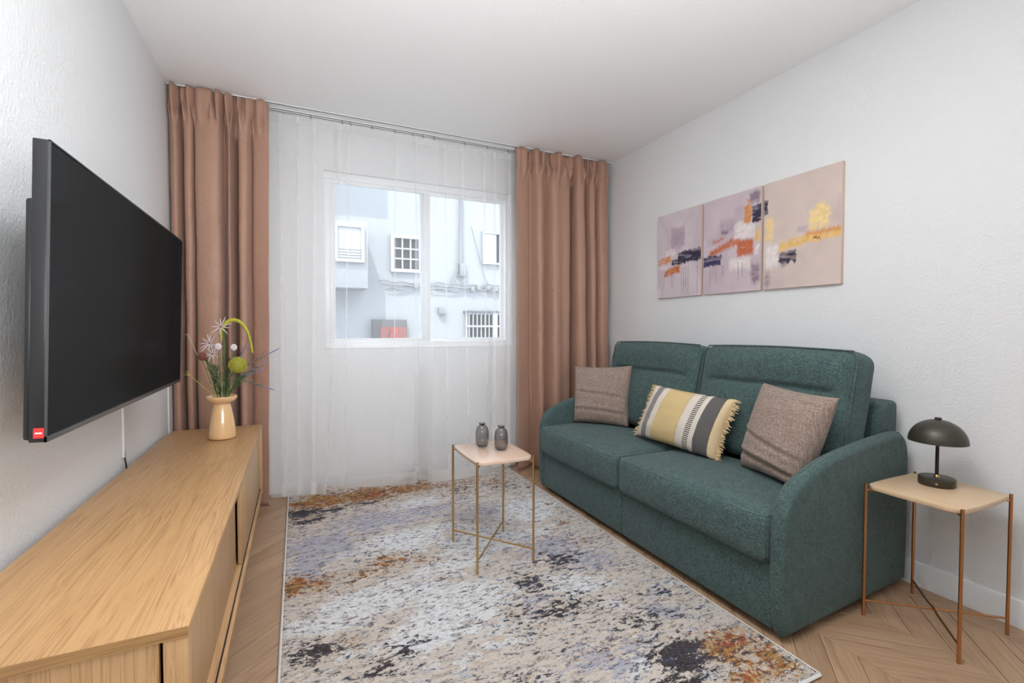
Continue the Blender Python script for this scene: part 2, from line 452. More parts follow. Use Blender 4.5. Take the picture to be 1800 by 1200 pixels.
# lower and upper bays stand half a metre proud of the wall
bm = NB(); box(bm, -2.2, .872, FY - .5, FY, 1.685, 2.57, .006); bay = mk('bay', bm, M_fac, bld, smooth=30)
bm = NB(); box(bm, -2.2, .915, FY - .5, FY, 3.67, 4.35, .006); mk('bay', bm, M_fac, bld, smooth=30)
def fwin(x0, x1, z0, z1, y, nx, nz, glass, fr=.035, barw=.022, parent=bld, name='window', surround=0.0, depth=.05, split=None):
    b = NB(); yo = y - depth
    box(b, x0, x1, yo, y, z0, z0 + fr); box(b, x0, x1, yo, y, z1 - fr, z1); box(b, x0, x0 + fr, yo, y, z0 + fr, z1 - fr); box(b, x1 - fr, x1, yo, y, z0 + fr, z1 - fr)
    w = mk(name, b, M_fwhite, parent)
    b = NB(); box(b, x0 + fr, x1 - fr, y - .012, y - .004, z0 + fr, z1 - fr); mk('pane', b, glass, w)
    for i in range(1, nx):
        xx = x0 + fr + (x1 - x0 - 2 * fr) * i / nx; bw = barw * (1.7 if (split == i) else 1)
        b = NB(); box(b, xx - bw / 2, xx + bw / 2, y - .03, y - .012, z0 + fr, z1 - fr); mk('glazing_bar', b, M_fwhite, w)
    for i in range(1, nz):
        zz = z0 + fr + (z1 - z0 - 2 * fr) * i / nz
        b = NB(); box(b, x0 + fr, x1 - fr, y - .034, y - .013, zz - barw / 2, zz + barw / 2); mk('glazing_bar', b, M_fwhite, w)
    return w
fwin(1.257, 1.722, 1.980, 2.528, FY, 3, 3, M_darkglass, fr=.05)
w3 = fwin(2.695, 3.30, 2.175, 2.692, FY, 2, 1, M_darkglass, fr=.03)
bm = NB(); box(bm, 2.727, 2.935, FY - .026, FY - .013, 2.21, 2.66); mk('blind', bm, M_greyglass, w3)
# white shuttered window in the bay front
BY = FY - .5
w = fwin(.455, .825, 2.02, 2.515, BY, 1, 1, M_greyglass, fr=.04)
bm = NB(); box(bm, .495, .785, BY - .03, BY - .012, 2.06, 2.22); mk('shutter_panel', bm, M_fwhite, w)
for i in range(4):
    bm = NB(); box(bm, .50, .78, BY - .042, BY - .03, 2.075 + i * .036, 2.098 + i * .036, .003); mk('slat', bm, M_fwhite, w)
bm = NB(); box(bm, .495, .785, BY - .028, BY - .012, 2.22, 2.475); box(bm, .56, .575, BY - .036, BY - .028, 2.22, 2.475); box(bm, .65, .665, BY - .036, BY - .028, 2.22, 2.475); mk('shutter_board', bm, M_fwhite, w)
# barred window low on the right
w = fwin(2.405, 3.32, .60, 1.40, FY, 1, 1, M_darkglass, fr=.03)
bm = NB(); box(bm, 2.38, 3.35, FY - .09, FY, 1.40, 1.425); mk('lintel', bm, M_char, w)
for i in range(13):
    x = 2.455 + i * .068; bm = NB(); tube(bm, [(x, FY - .06, .60), (x, FY - .06, 1.40)], .010, 6); mk('bar', bm, M_fwhite, w)
for z in (.80, 1.17):
    bm = NB(); box(bm, 2.405, 3.32, FY - .075, FY - .05, z, z + .028); mk('bar', bm, M_fwhite, w)
bm = NB(); box(bm, 2.855, 2.93, FY - .078, FY - .04, .60, 1.40); mk('window_post', bm, M_fwhite, w)
# entrance with a dark surround and a red poster
bm = NB(); box(bm, .983, 1.476, FY - .10, FY, -.8, 1.277, .004); dr = mk('entrance', bm, M_char, bld, smooth=30)
bm = NB(); box(bm, 1.085, 1.465, FY - .115, FY - .10, -.7, 1.17); dp = mk('door_panel', bm, M_dred, dr)
bm = NB(); box(bm, 1.232, 1.345, FY - .125, FY - .115, .86, 1.165); ps = mk('poster', bm, M_red, dr, label='bright red poster')
bm = NB()
tube(bm, [(1.245 + .045 * math.cos(t), FY - .127, 1.06 + .055 * math.sin(t)) for t in np.linspace(-.6, 3.9, 16)], .006, 6)
tube(bm, [(1.255, FY - .127, 1.01), (1.285, FY - .127, 1.04), (1.32, FY - .127, 1.07)], .006, 6)
mk('emblem', bm, M_char, dr)
# pipes and cables on the wall
M_cable = plain('pale_grey_cable', (.15, .155, .16, 1), .8)
for k, (z0, a) in enumerate(((1.835, .010), (1.79, .012), (1.745, .016), (1.765, .02))):
    bm = NB(); x0 = 1.09 + .05 * k
    tube(bm, [(x, FY - .03 - .008 * k, z0 + a * math.sin(x * 7 + k) + .012 * math.sin(x * 23 + 2 * k)) for x in np.linspace(x0, 4.2, 40)], .0085, 6)
    mk('wall_cable', bm, M_cable, bld, smooth=60)
for x, z in ((2.62, 1.79), (2.78, 1.80), (2.92, 1.78), (1.62, 1.79), (2.52, 1.77)):
    bm = NB(); box(bm, x - .03, x + .03, FY - .07, FY, z - .035, z + .035, .004); mk('cable_clip', bm, M_cable, bld, smooth=30)
for x, z, sx, sz in ((2.36, 2.06, .055, .10), (2.03, 1.42, .06, .05)):
    bm = NB(); box(bm, x - sx, x + sx, FY - .08, FY, z - sz, z + sz, .006); mk('junction_box', bm, M_cable, bld, smooth=30)
bm = NB(); tube(bm, [(2.31, FY - .04, 3.9), (2.31, FY - .04, 3.0), (2.29, FY - .04, 2.4), (2.28, FY - .04, 2.05), (2.16, FY - .04, 1.86)], .011, 6); mk('wall_pipe', bm, M_cable, bld, smooth=60)
bm = NB(); tube(bm, [(2.36, FY - .04, 3.2), (2.36, FY - .04, 2.16)], .010, 6); mk('wall_pipe', bm, M_cable, bld, smooth=60)
bm = NB(); tube(bm, [(2.28, FY - .04, 2.0), (2.36, FY - .045, 1.85)], .009, 6); mk('wall_pipe', bm, M_cable, bld, smooth=60)
bm = NB(); tube(bm, [(2.50, FY - .05, 2.75), (2.72, FY - .05, 1.98), (2.92, FY - .05, 1.60)], .006, 6); mk('wall_cable', bm, M_cable, bld, smooth=60)

# ================================================================== CURTAINS
rail = thing('curtain_rail', 'thin white triple curtain track under the ceiling above the window', 'curtain rail', (.9, 3.44, H))
for y in (3.385, 3.462, 3.492):
    bm = NB(); zt = H - (.0 if y < 3.4 else .0)
    box(bm, XL + .005, XR - .01, y - .009, y + .009, zt - .007, zt - .0005, .0015); tr = mk('track', bm, M_trim, rail, smooth=30)
    bm = NB(); box(bm, XL + .006, XR - .011, y - .003, y + .003, zt - .0080, zt - .0068); mk('slot_shade_strip', bm, M_dark, tr)  # dark strip painting the shade of the track slot
for x in (.10, .30, .355, .50, .66, .79, .865, .95, 1.19, 1.38, 1.56):
    bm = NB(); tube(bm, [(x, 3.462, H - .007), (x, 3.462, H - .026), (x + .004, 3.460, H - .032), (x + .009, 3.460, H - .027)], .0018, 5); mk('glider', bm, M_dark, rail)

def sheet(name, top, bot, z0, z1, nx, nz, mat, parent=None, wob=.004, seed=0, header=None, power=1.0, thick=0.0, label=None):
    T = catmull(top, nx); B = catmull(bot, nx); V = []; F = []
    for j in range(nz + 1):
        v = j / nz
        z = z0 + (z1 - z0) * v; w = v ** power
        for i in range(nx):
            p = B[i] * (1 - w) + T[i] * w; x, y = p[0], p[1]; zz = z
            n1 = mnoise.noise((x * 6, seed, z * 2.2)); n2 = mnoise.noise((x * 17 + 4, seed + 3, z * 7))
            y += wob * (n1 * 1.6 + n2 * .5); x += wob * .6 * mnoise.noise((x * 5, seed + 9, z * 3))
            if header: x, y, zz = header(i / (nx - 1), v, x, y, zz)
            V.append((x, y, zz))
    for j in range(nz):
        for i in range(nx - 1):
            a = j * nx + i; F.append((a, a + 1, a + nx + 1, a + nx))
    o = mk(name, (V, F), mat, parent, smooth=180, label=label)
    if thick:
        md = o.modifiers.new('solid', 'SOLIDIFY'); md.thickness = thick; md.offset = 0
    return o
def drape_header(pinches, seed, zt):
    def fn(u, v, x, y, z):
        k = max(0.0, (v - .905) / .095)          # ruffled gathered heading in the top tenth
        if k > 0:
            kk = min(1, k * 1.3); t = u * 2 * math.pi
            a = math.sin(t * 9 + seed + .8 * math.sin(t * 2)); b_ = math.sin(t * 21 + 1.3 * seed + 1.5 * math.sin(t * 3))
            pinch = math.exp(-((k - .42) / .16) ** 2)
            y = y * (1 - .5 * kk) + 3.378 * .5 * kk + (.024 * a + .012 * b_) * kk
            y += -.028 * pinch * max(0, a) + .012 * pinch * b_
            x += (.014 * math.cos(t * 9 + seed) + .006 * b_) * kk * (1 - abs(2 * u - 1) ** 6)
            z += (-.006 + .007 * math.sin(t * 4.5 + seed) + .004 * b_) * k * k
            y = max(3.312, min(3.425, y)); z = min(z, zt - .002)
        return x, y, z
    return fn
Lb = [(-.676, 3.40), (-.665, 3.355), (-.625, 3.345), (-.612, 3.43), (-.598, 3.435), (-.588, 3.36), (-.560, 3.35), (-.547, 3.45), (-.533, 3.36), (-.50, 3.322), (-.45, 3.310), (-.405, 3.335), (-.395, 3.43), (-.375, 3.355), (-.350, 3.352), (-.334, 3.45), (-.318, 3.455), (-.302, 3.345), (-.268, 3.338), (-.248, 3.43), (-.225, 3.405), (-.19, 3.385), (-.146, 3.365)]
Lb = [(x, 3.385 + (y - 3.385) * (1.6 if y > 3.385 else 1.2)) for x, y in Lb]
Lt = [(x + (.010 * math.sin(i * 2.1) if 0 < i < len(Lb) - 1 else 0), 3.385 + (y - 3.385) * .55) for i, (x, y) in enumerate(Lb)]
Lbot = [(x * .965 - .035 if x < -.3 else x - .03, 3.392 + (y - 3.39) * .95) for x, y in Lb]
Lbot = [(max(-.672, x), y) for x, y in Lbot]
dl = sheet('curtain', Lt, Lbot, .006, H - .002, 200, 90, M_drape, wob=.006, seed=1, header=drape_header(8, 1.0, H), thick=.003)
tag(dl, 'dusty rose brown satin drape hanging in the left corner behind the sideboard', 'curtain')
Rb = [(1.592, 3.365), (1.65, 3.385), (1.71, 3.41), (1.748, 3.425), (1.772, 3.345), (1.805, 3.34), (1.835, 3.395), (1.872, 3.435), (1.905, 3.35), (1.95, 3.335), (2.01, 3.365), (2.085, 3.38), (2.130, 3.465), (2.142, 3.46), (2.150, 3.35), (2.205, 3.33), (2.255, 3.43), (2.268, 3.43), (2.282, 3.345), (2.318, 3.345), (2.345, 3.435), (2.36, 3.43), (2.378, 3.345), (2.44, 3.345), (2.478, 3.385)]
Rb = [(x, 3.385 + (y - 3.385) * (1.6 if y > 3.385 and x > 1.72 else 1.2)) for x, y in Rb]
Rt = [(x + (.008 * math.sin(i * 1.7) if 0 < i < len(Rb) - 1 else 0), 3.385 + (y - 3.385) * .6) for i, (x, y) in enumerate(Rb)]
Rbot = [(x + .015 + (.012 if x > 2.2 else 0), y) for x, y in Rb]
dr_ = sheet('curtain', Rt, Rbot, .006, H - .002, 210, 90, M_drape, wob=.006, seed=5, header=drape_header(8, 2.2, H), thick=.003)
tag(dr_, 'dusty rose brown satin drape hanging behind the far end of the green sofa', 'curtain')

def fold(x, y, w=.014):          # a tight doubled-over pleat
    return [(x - .02, y), (x + w * .6, y - .010), (x + w * .2, y - .004), (x - w * .6, y + .006), (x + .022, y + .002)]
S1t = [(-.165, 3.447)] + fold(-.085, 3.446, .016) + fold(.02, 3.447, .010) + fold(.125, 3.446, .014) + fold(.286, 3.446, .02) + [(.318, 3.446)] + fold(.345, 3.445, .009) + [(.45, 3.440), (.56, 3.449)] + fold(.668, 3.446, .008) + [(.75, 3.440)] + fold(.818, 3.446, .012) + [(.88, 3.441), (.93, 3.447), (.985, 3.444)]
S1b = [(-.172, 3.468)] + fold(-.09, 3.464, .026) + fold(.00, 3.458, .018) + fold(.085, 3.425, .024) + [(.14, 3.388), (.165, 3.392), (.170, 3.46), (.165, 3.52), (.19, 3.535)] + [(.225, 3.51), (.26, 3.488), (.285, 3.485), (.29, 3.49), (.288, 3.495), (.32, 3.47), (.41, 3.436), (.52, 3.410), (.59, 3.395), (.615, 3.388), (.618, 3.39), (.616, 3.392), (.64, 3.388), (.71, 3.378), (.765, 3.372), (.80, 3.40), (.803, 3.45), (.80, 3.52), (.82, 3.545), (.85, 3.535), (.89, 3.53), (.93, 3.525)]
S1t = [(x, y + .022) for x, y in S1t]; S1b = [(x, max(y, 3.365 + (0 if x > .05 else .085))) for x, y in S1b]
assert len(S1t) == len(S1b), (len(S1t), len(S1b))
Z_HEM = .105
def two(n, t, b, z0, z1, nx, nz, seed, label):
    o = sheet(n, t, b, z0, z1, nx, nz, M_sheer, wob=.003, seed=seed, power=.85)
    me = o.data; me.materials.append(M_hem)
    for p in me.polygons:
        if p.center.z < Z_HEM or p.center.z > z1 - .045: p.material_index = 1
    tag(o, label, 'curtain'); return o
two('sheer_curtain', S1t, S1b, .019, H - .032, 240, 60, 12, 'white voile sheer curtain beside the left brown drape')
S2t = [(.835, 3.463), (.88, 3.470), (.93, 3.462), (.99, 3.470)] + fold(1.044, 3.466, .010) + [(1.12, 3.470)] + fold(1.181, 3.466, .010) + [(1.26, 3.470)] + fold(1.361, 3.466, .009) + fold(1.455, 3.466, .010) + [(1.53, 3.470)] + fold(1.585, 3.466, .014) + [(1.66, 3.468)]
S2b = [(.845, 3.545), (.858, 3.45), (.870, 3.37), (.90, 3.325)] + [(.98, 3.318), (1.01, 3.315), (1.012, 3.318), (1.008, 3.322), (1.04, 3.319), (1.10, 3.322), (1.15, 3.330), (1.185, 3.332), (1.187, 3.335), (1.184, 3.338), (1.22, 3.34), (1.28, 3.352), (1.33, 3.372), (1.355, 3.39), (1.36, 3.395), (1.362, 3.40), (1.39, 3.43), *fold(1.44, 3.475, .02), (1.50, 3.492), *fold(1.565, 3.485, .024), (1.64, 3.49)]
S2t = [(x, y + .028) for x, y in S2t]
assert len(S2t) == len(S2b), (len(S2t), len(S2b))
two('sheer_curtain', S2t, S2b, .019, H - .032, 240, 60, 31, 'white voile sheer curtain beside the right brown drape')

# ================================================================== RUG
RX0, RX1, RY0, RY1 = -.066, 1.556, .945, 3.535
def rug_mat():
    m = Mat('abstract_rug_pile', .95)
    at = m.node('ShaderNodeAttribute', attribute_name='zones'); sp = m.node('ShaderNodeSeparateColor'); m.l.new(at.outputs['Color'], sp.inputs[0])
    zo, zd, zl = sp.outputs[0], sp.outputs[1], sp.outputs[2]; zw = at.outputs['Alpha']
    A = m.coord('Object', (5, 9, 9)); B = m.coord('Object', (12, 30, 30)); Cc = m.coord('Object', (26, 60, 60)); I = m.coord('Object', (1, 1, 1))
    big = m.noise(A, .9, 6, .66, .5); mid = m.noise(B, .8, 6, .72, .7); fine = m.noise(Cc, 1.0, 5, .72, .6); iso = m.noise(I, 38, 5, .72, .8); tiny = m.noise(Cc, 3.0, 3, .7, .4)
    add = lambda *t: (t[0] if len(t) == 1 else m.math('ADD', t[0], add(*t[1:])))
    mul = lambda a, k: m.math('MULTIPLY', a, k)
    cream, white, tan = lin(226, 214, 203), lin(243, 243, 244), lin(203, 176, 146)
    lav, grey, dark, navy = lin(192, 191, 205), lin(164, 157, 162), lin(42, 36, 42), lin(60, 66, 92)
    och, rust, brown = lin(198, 140, 58), lin(186, 86, 36), lin(96, 60, 40)
    c = m.mix(m.step(add(mul(big, .5), mul(fine, .5)), .49, .57), cream, tan)
    c = m.mix(m.math('MULTIPLY', m.step(add(mul(big, .5), mul(mid, .5), mul(zo, .10)), .535, .59), .8), c, lin(200, 164, 116))
    c = m.mix(m.step(add(mul(big, .35), mul(mid, .35), mul(fine, .3), mul(zw, .14)), .505, .555), c, white)
    c = m.mix(m.step(add(mul(mid, .5), mul(fine, .5), mul(zl, .15)), .54, .60), c, lav)
    c = m.mix(m.math('MULTIPLY', m.step(fine, .51, .59), .6), c, grey)
    c = m.mix(m.math('MULTIPLY', m.step(add(mul(iso, .5), mul(mid, .5)), .55, .60), .6), c, tan)
    om = m.step(add(mul(mid, .35), mul(iso, .45), mul(fine, .2), mul(zo, .118)), .583, .612)
    oc = m.mix(m.step(add(mul(iso, .5), mul(big, .5), mul(zo, .035)), .535, .60), och, rust)
    oc = m.mix(m.step(fine, .53, .60), oc, brown)
    oc = m.mix(m.step(tiny, .57, .64), oc, cream)
    c = m.mix(om, c, oc)
    dm = m.step(add(mul(mid, .30), mul(fine, .40), mul(iso, .30), mul(zd, .128)), .572, .594)
    dc = m.mix(m.step(big, .48, .58), dark, navy)
    dc = m.mix(m.step(tiny, .56, .66), dc, grey)
    c = m.mix(dm, c, dc)
    fl = m.step(add(mul(tiny, .40), mul(iso, .25), mul(fine, .35), mul(zd, .035), mul(zo, .03)), .536, .566)
    c = m.mix(mul(fl, .80), c, lin(74, 62, 64))  # dark flecks of the pattern, also painting shade in the pile relief
    m.color(c)
    hgt = add(mul(fine, 1.2), mul(tiny, .7), mul(iso, .5))
    hgt = m.math('SUBTRACT', hgt, mul(dm, .25))
    m.bump(hgt, 1.0, .014)
    m.p.inputs['Specular IOR Level'].default_value = .1; m.p.inputs['Sheen Weight'].default_value = .1
    return m.m
M_rug = rug_mat(); M_bind = plain('pale_rug_binding', (.62, .60, .58, 1), .8)
def rug_z(x, y):
    z = .012
    t = max(0, (y - 3.40) / (RY1 - 3.40))
    lift = .010 + .050 * math.exp(-((x - .80) / .10) ** 2) + .022 * math.exp(-((x - .45) / .18) ** 2) + .03 * math.exp(-((x - 1.40) / .08) ** 2) + .012 * math.exp(-((x - .2) / .1) ** 2)
    return z + lift * t * t
NXR, NYR = 130, 208
gx = np.linspace(RX0, RX1, NXR); gy = np.linspace(RY0, RY1, NYR)
# blobs: x, y, rx, ry, weight
ORANGE = [(.12, 3.28, .26, .16, 1.3), (.42, 3.28, .28, .15, 1.35), (.68, 3.30, .26, .12, 1.25), (.95, 3.25, .2, .08, .7), (.05, 3.05, .12, .12, .6), (.72, 3.42, .10, .10, .8), (1.32, 3.20, .16, .14, .6), (1.15, 3.25, .16, .08, .6), (-.01, 2.26, .07, .10, 1.35), (.07, 2.22, .10, .08, 1.0), (.40, 2.30, .14, .12, .85), (.28, 2.22, .14, .07, .7), (.55, 2.26, .10, .08, .6), (.20, 2.12, .10, .05, .6), (1.38, 2.33, .06, .05, .8), (1.33, 2.10, .12, .06, .8), (1.48, 2.62, .03, .025, 1.0), (1.38, 1.18, .14, .08, 1.35), (1.47, 1.05, .08, .10, 1.2), (1.33, 1.03, .12, .06, 1.1), (.78, 1.12, .16, .07, .85), (.93, 1.06, .10, .05, .8), (1.00, 1.35, .1, .06, .5), (.15, 1.75, .10, .05, .55), (.34, 1.36, .03, .03, .9)]
DARK = [(.02, 3.12, .12, .07, 1.25), (.16, 3.10, .16, .05, .9), (.06, 2.98, .12, .06, .9), (.42, 3.14, .10, .05, .8), (1.02, 3.10, .16, .10, .7), (1.35, 3.05, .16, .10, .6), (.74, 3.47, .06, .05, .9), (-.02, 1.30, .06, .16, 1.3), (.30, 1.28, .16, .05, 1.25), (.45, 1.24, .10, .05, 1.1), (.52, 1.14, .08, .04, .9), (.66, 1.20, .10, .06, 1.2), (.62, 1.30, .1, .05, .7), (1.20, 1.20, .12, .07, 1.4), (1.10, 1.10, .10, .05, 1.1), (1.16, 1.95, .12, .09, .9), (.92, 1.83, .10, .12, .8), (.98, 1.62, .16, .08, .8), (.80, 1.62, .10, .14, .55), (.34, 1.62, .10, .06, .6), (.05, 1.75, .10, .08, .8), (.24, 1.58, .08, .06, .6), (.56, 2.32, .12, .05, .4), (.30, 2.60, .08, .10, .4), (1.42, 1.55, .10, .06, .6), (1.22, 1.40, .16, .08, .55)]
LAV = [(.10, 2.60, .24, .20, .9), (.40, 2.80, .26, .16, .9), (.02, 2.38, .10, .14, 1.0), (.72, 2.85, .30, .10, .8), (1.00, 2.70, .20, .14, .7), (1.20, 2.10, .22, .12, .9), (1.30, 1.90, .14, .10, .9), (.30, 1.30, .20, .12, .9), (.98, 1.30, .20, .12, .6), (.66, 1.20, .12, .06, .5), (1.33, 1.42, .1, .08, .8), (.88, 1.72, .1, .12, .7)]
WHITE = [(.35, 1.98, .25, .10, 1.0), (.62, 1.82, .20, .14, 1.2), (.48, 1.68, .2, .07, 1.0), (.14, 1.92, .14, .06, .8), (.50, 2.50, .28, .10, .9), (.90, 2.35, .24, .16, .8), (1.30, 2.60, .18, .18, .8), (.72, 2.98, .2, .07, .6), (1.10, 1.70, .10, .08, .8), (.15, 1.40, .10, .10, .7), (.66, 2.12, .2, .06, .6), (1.02, 1.22, .07, .06, .7)]
def zone(lst):
    X, Y = np.meshgrid(gx, gy); z = np.zeros_like(X)
    wx = X + .06 * (fbm(X * 8, Y * 8, 3) - .5); wy = Y + .05 * (fbm(X * 8 + 9, Y * 8, 5) - .5)
    for (a, b, rx, ry, w) in lst: z = np.maximum(z, w * np.exp(-(((wx - a) / rx) ** 2 + ((wy - b) / ry) ** 2) * .9))
    return z
zones = np.stack([zone(ORANGE), zone(DARK), zone(LAV), zone(WHITE)], -1).astype(np.float32)
V = []; F = []
for j in range(NYR):
    for i in range(NXR): V.append((gx[i], gy[j], rug_z(gx[i], gy[j])))
for j in range(NYR - 1):
    for i in range(NXR - 1):
        a = j * NXR + i; F.append((a, a + 1, a + NXR + 1, a + NXR))
rug = mk('area_rug', (V, F), M_rug, smooth=180)
ca = rug.data.color_attributes.new('zones', 'FLOAT_COLOR', 'POINT'); ca.data.foreach_set('color', zones.reshape(-1))
md = rug.modifiers.new('thick', 'SOLIDIFY'); md.thickness = .0105; md.offset = -1
tag(rug, 'abstract cream grey and orange pile rug on the chevron wood floor', 'rug')
bm = NB()
for path in ([(RX0, y) for y in np.linspace(RY0, RY1, 40)], [(RX1, y) for y in np.linspace(RY0, RY1, 40)], [(x, RY0) for x in np.linspace(RX0, RX1, 20)], [(x, RY1) for x in np.linspace(RX0, RX1, 60)]):
    tube(bm, [(x, y, rug_z(x, y) - .005) for x, y in path], .0062, 6)
mk('edge_binding', bm, M_bind, rug, smooth=60)

# ================================================================== SIDEBOARD
SB = dict(x0=-.645, x1=-.198, y0=1.073, y1=3.172, zt=.573)
sb = thing('sideboard', 'long low oak sideboard with sliding doors under the television', 'sideboard', (-.42, 2.12, 0))
bm = NB(); box(bm, SB['x0'], SB['x1'], SB['y0'], SB['y1'], SB['zt'] - .022, SB['zt'], .0015); top = mk('top', bm, M_oak_y, sb, smooth=30)
bm = NB(); box(bm, SB['x0'], SB['x1'] - .001, SB['y0'] - .0012, SB['y0'], SB['zt'] - .022, SB['zt'] - .0008); mk('edge_band', bm, M_oak_x, top)
ZB0, ZB1 = .165, .190
bm = NB(); box(bm, SB['x0'], SB['x1'], SB['y0'], SB['y1'], ZB0, ZB1, .0015); bot = mk('bottom_panel', bm, M_oak_y, sb, smooth=30)
bm = NB(); box(bm, -.2135, -.2085, SB['y0'] + .05, SB['y1'] - .03, ZB1 - .001, ZB1 + .0006); mk('track_shade_strip', bm, M_dark, bot)  # dark strip standing in for shade in the door track
for y0, y1 in ((SB['y0'] + .001, SB['y0'] + .026), (SB['y1'] - .026, SB['y1'] - .001)):
    bm = NB(); box(bm, SB['x1'] - .042, SB['x1'] - .001, y0, y1, ZB1, SB['zt'] - .022, .0015); mk('corner_post', bm, M_oak_z, sb, smooth=30)
    ins = .006
    bm = NB(); box(bm, SB['x0'] + .01, SB['x1'] - .05, y0 + ins, y1 - ins, ZB1, SB['zt'] - .022, .001); mk('side_panel', bm, M_oak_z, sb, smooth=30)
bm = NB(); box(bm, SB['x0'] + .004, SB['x0'] + .012, SB['y0'] + .03, SB['y1'] - .03, ZB1, SB['zt'] - .022); mk('back_panel', bm, M_oak_z, sb)
def door(y0, y1, x0, x1):
    b = NB(); box(b, x0, x1, y0, y1, ZB1 + .002, SB['zt'] - .024, .0015); return mk('sliding_door', b, M_oak_z, sb, smooth=30)
door(SB['y0'] + .028, 2.135, -.247, -.233); door(2.165, SB['y1'] - .028, -.229, -.215)
bm = NB(); box(bm, -.262, -.256, 1.12, 3.12, ZB1, SB['zt'] - .022); mk('gap_shade_panel', bm, M_dark, sb)  # dark sheet painting the shade seen in the gap between the doors
for y in (1.32, 2.90):
    for x in (-.59, -.252):
        bm = NB(); box(bm, x - .02, x + .02, y - .02, y + .02, .006, ZB0, .002); lg = mk('leg', bm, M_oak_z, sb, smooth=30)
        bm = NB(); box(bm, x - .014, x + .014, y - .014, y + .014, 0, .006); mk('foot', bm, M_black, lg)

# ================================================================== TELEVISION
tv = thing('television', 'large black flat screen television on the left wall above the sideboard', 'television', (-.60, 2.06, .895))
TY0, TY1, TZ0, TZ1 = 1.390, 2.722, .893, 1.572
tilt = math.radians(1.8)
MT = Matrix.Translation((-.518, 0, TZ0)) @ Matrix.Rotation(tilt, 4, 'Y') @ Matrix.Translation((0, 0, -TZ0))
def tvbox(b, x0, x1, y0, y1, z0, z1, bev=0): box(b, x0, x1, y0, y1, z0, z1, bev, M=MT)
bm = NB(); tvbox(bm, -.030, -.0015, TY0, TY1, TZ0, TZ1, .003); mk('casing', bm, M_black, tv, smooth=30)
bm = NB(); tvbox(bm, -.046, -.028, TY0 + .012, TY1 - .012, TZ0 + .002, TZ1 - .13, .008); mk('rear_housing', bm, M_black, tv, smooth=30)
bm = NB(); tvbox(bm, -.0020, .0002, TY0 + .007, TY1 - .007, TZ0 + .016, TZ1 - .007); mk('screen', bm, M_screen, tv)
M_edge = plain('dark_grey_metal_edge', (.10, .10, .105, 1), .3, .8)
bm = NB()
tvbox(bm, -.003, .0018, TY0, TY0 + .0028, TZ0, TZ1); tvbox(bm, -.003, .0018, TY1 - .0028, TY1, TZ0, TZ1)
tvbox(bm, -.003, .0018, TY0, TY1, TZ1 - .0028, TZ1); tvbox(bm, -.003, .0018, TY0, TY1, TZ0, TZ0 + .013)
mk('bezel', bm, M_edge, tv)
M_lab = plain('red_sticker', (.75, .03, .03, 1), .4); M_white = plain('white_print', (.85, .85, .85, 1), .5)
bm = NB(); tvbox(bm, -.021, -.003, TY0 - .0012, TY0, TZ0 + .010, TZ0 + .033); stk = mk('sticker', bm, M_lab, tv, label='small red sticker')
bm = NB(); tvbox(bm, -.018, -.006, TY0 - .0018, TY0 - .0011, TZ0 + .020, TZ0 + .0232); mk('print', bm, M_white, stk)
bm = NB(); box(bm, XL + .001, XL + .02, 1.85, 2.25, 1.05, 1.40, .003); box(bm, XL + .02, -.58, 1.95, 1.99, 1.08, 1.36, .003); box(bm, XL + .02, -.58, 2.11, 2.15, 1.08, 1.36, .003); mk('wall_bracket', bm, M_black, tv, smooth=30)
cc = thing('cable_cover', 'slim white cable cover on the wall between television and sideboard', 'cable cover', (XL, 2.49, .5))
bm = NB(); box(bm, XL + .0005, XL + .010, 2.478, 2.502, .60, 1.10, .002); mk('cover', bm, M_trim, cc, smooth=30)
bm = NB(); tube(bm, [(XL + .006, 2.488, .66), (XL + .009, 2.484, .60), (XL + .012, 2.49, .56), (XL + .012, 2.50, .40)], .003, 6); mk('cable', bm, M_black, cc, smooth=60)

# ================================================================== SOFA
SX0, SX1 = 1.585, 2.470
sofa = thing('sofa', 'green chenille two seat sofa against the right wall', 'sofa', (2.03, 2.02, 0))
bm = NB(); box(bm, SX0, SX1 - .01, 1.14, 2.018, .03, .285, .012, 3); mk('base', bm, M_sofa, sofa, smooth=40)
bm = NB(); box(bm, SX0, SX1 - .01, 2.020, 2.895, .03, .285, .012, 3); mk('base', bm, M_sofa, sofa, smooth=40)
arm_prof = catmull([(1.590, .026), (1.570, .10), (1.562, .30), (1.566, .44), (1.578, .495), (1.605, .540), (1.668, .588), (1.848, .646), (2.09, .678), (2.27, .692), (2.385, .694), (2.440, .668), (2.468, .60), (2.474, .40), (2.472, .20), (2.465, .026)], 90)
def make_arm(y_in, y_out, sgn):
    b = NB(); prism(b, [(p[0], p[1]) for p in arm_prof], min(y_in, y_out), max(y_in, y_out), 'y', bev=.028, seg=5)
    for v in b.verts:       # flared: the arm toes out towards the front
        v.co.y += sgn * (.050 * (1 - (v.co.x - 1.52) / .95) - .05)
    a = mk('arm', b, M_sofa, sofa, smooth=50)
    b = NB(); yy = y_out
    pts = [(p[0] + .006, yy + sgn * (.050 * (1 - (p[0] - 1.52) / .95) - .05) - sgn * .026, p[1] - .0) for p in arm_prof[6:-10]]
    tube(b, pts, .0035, 6); mk('piping', b, M_sofa_seam, a, smooth=60)
make_arm(1.145, 1.080, -1); make_arm(2.890, 2.955, 1)
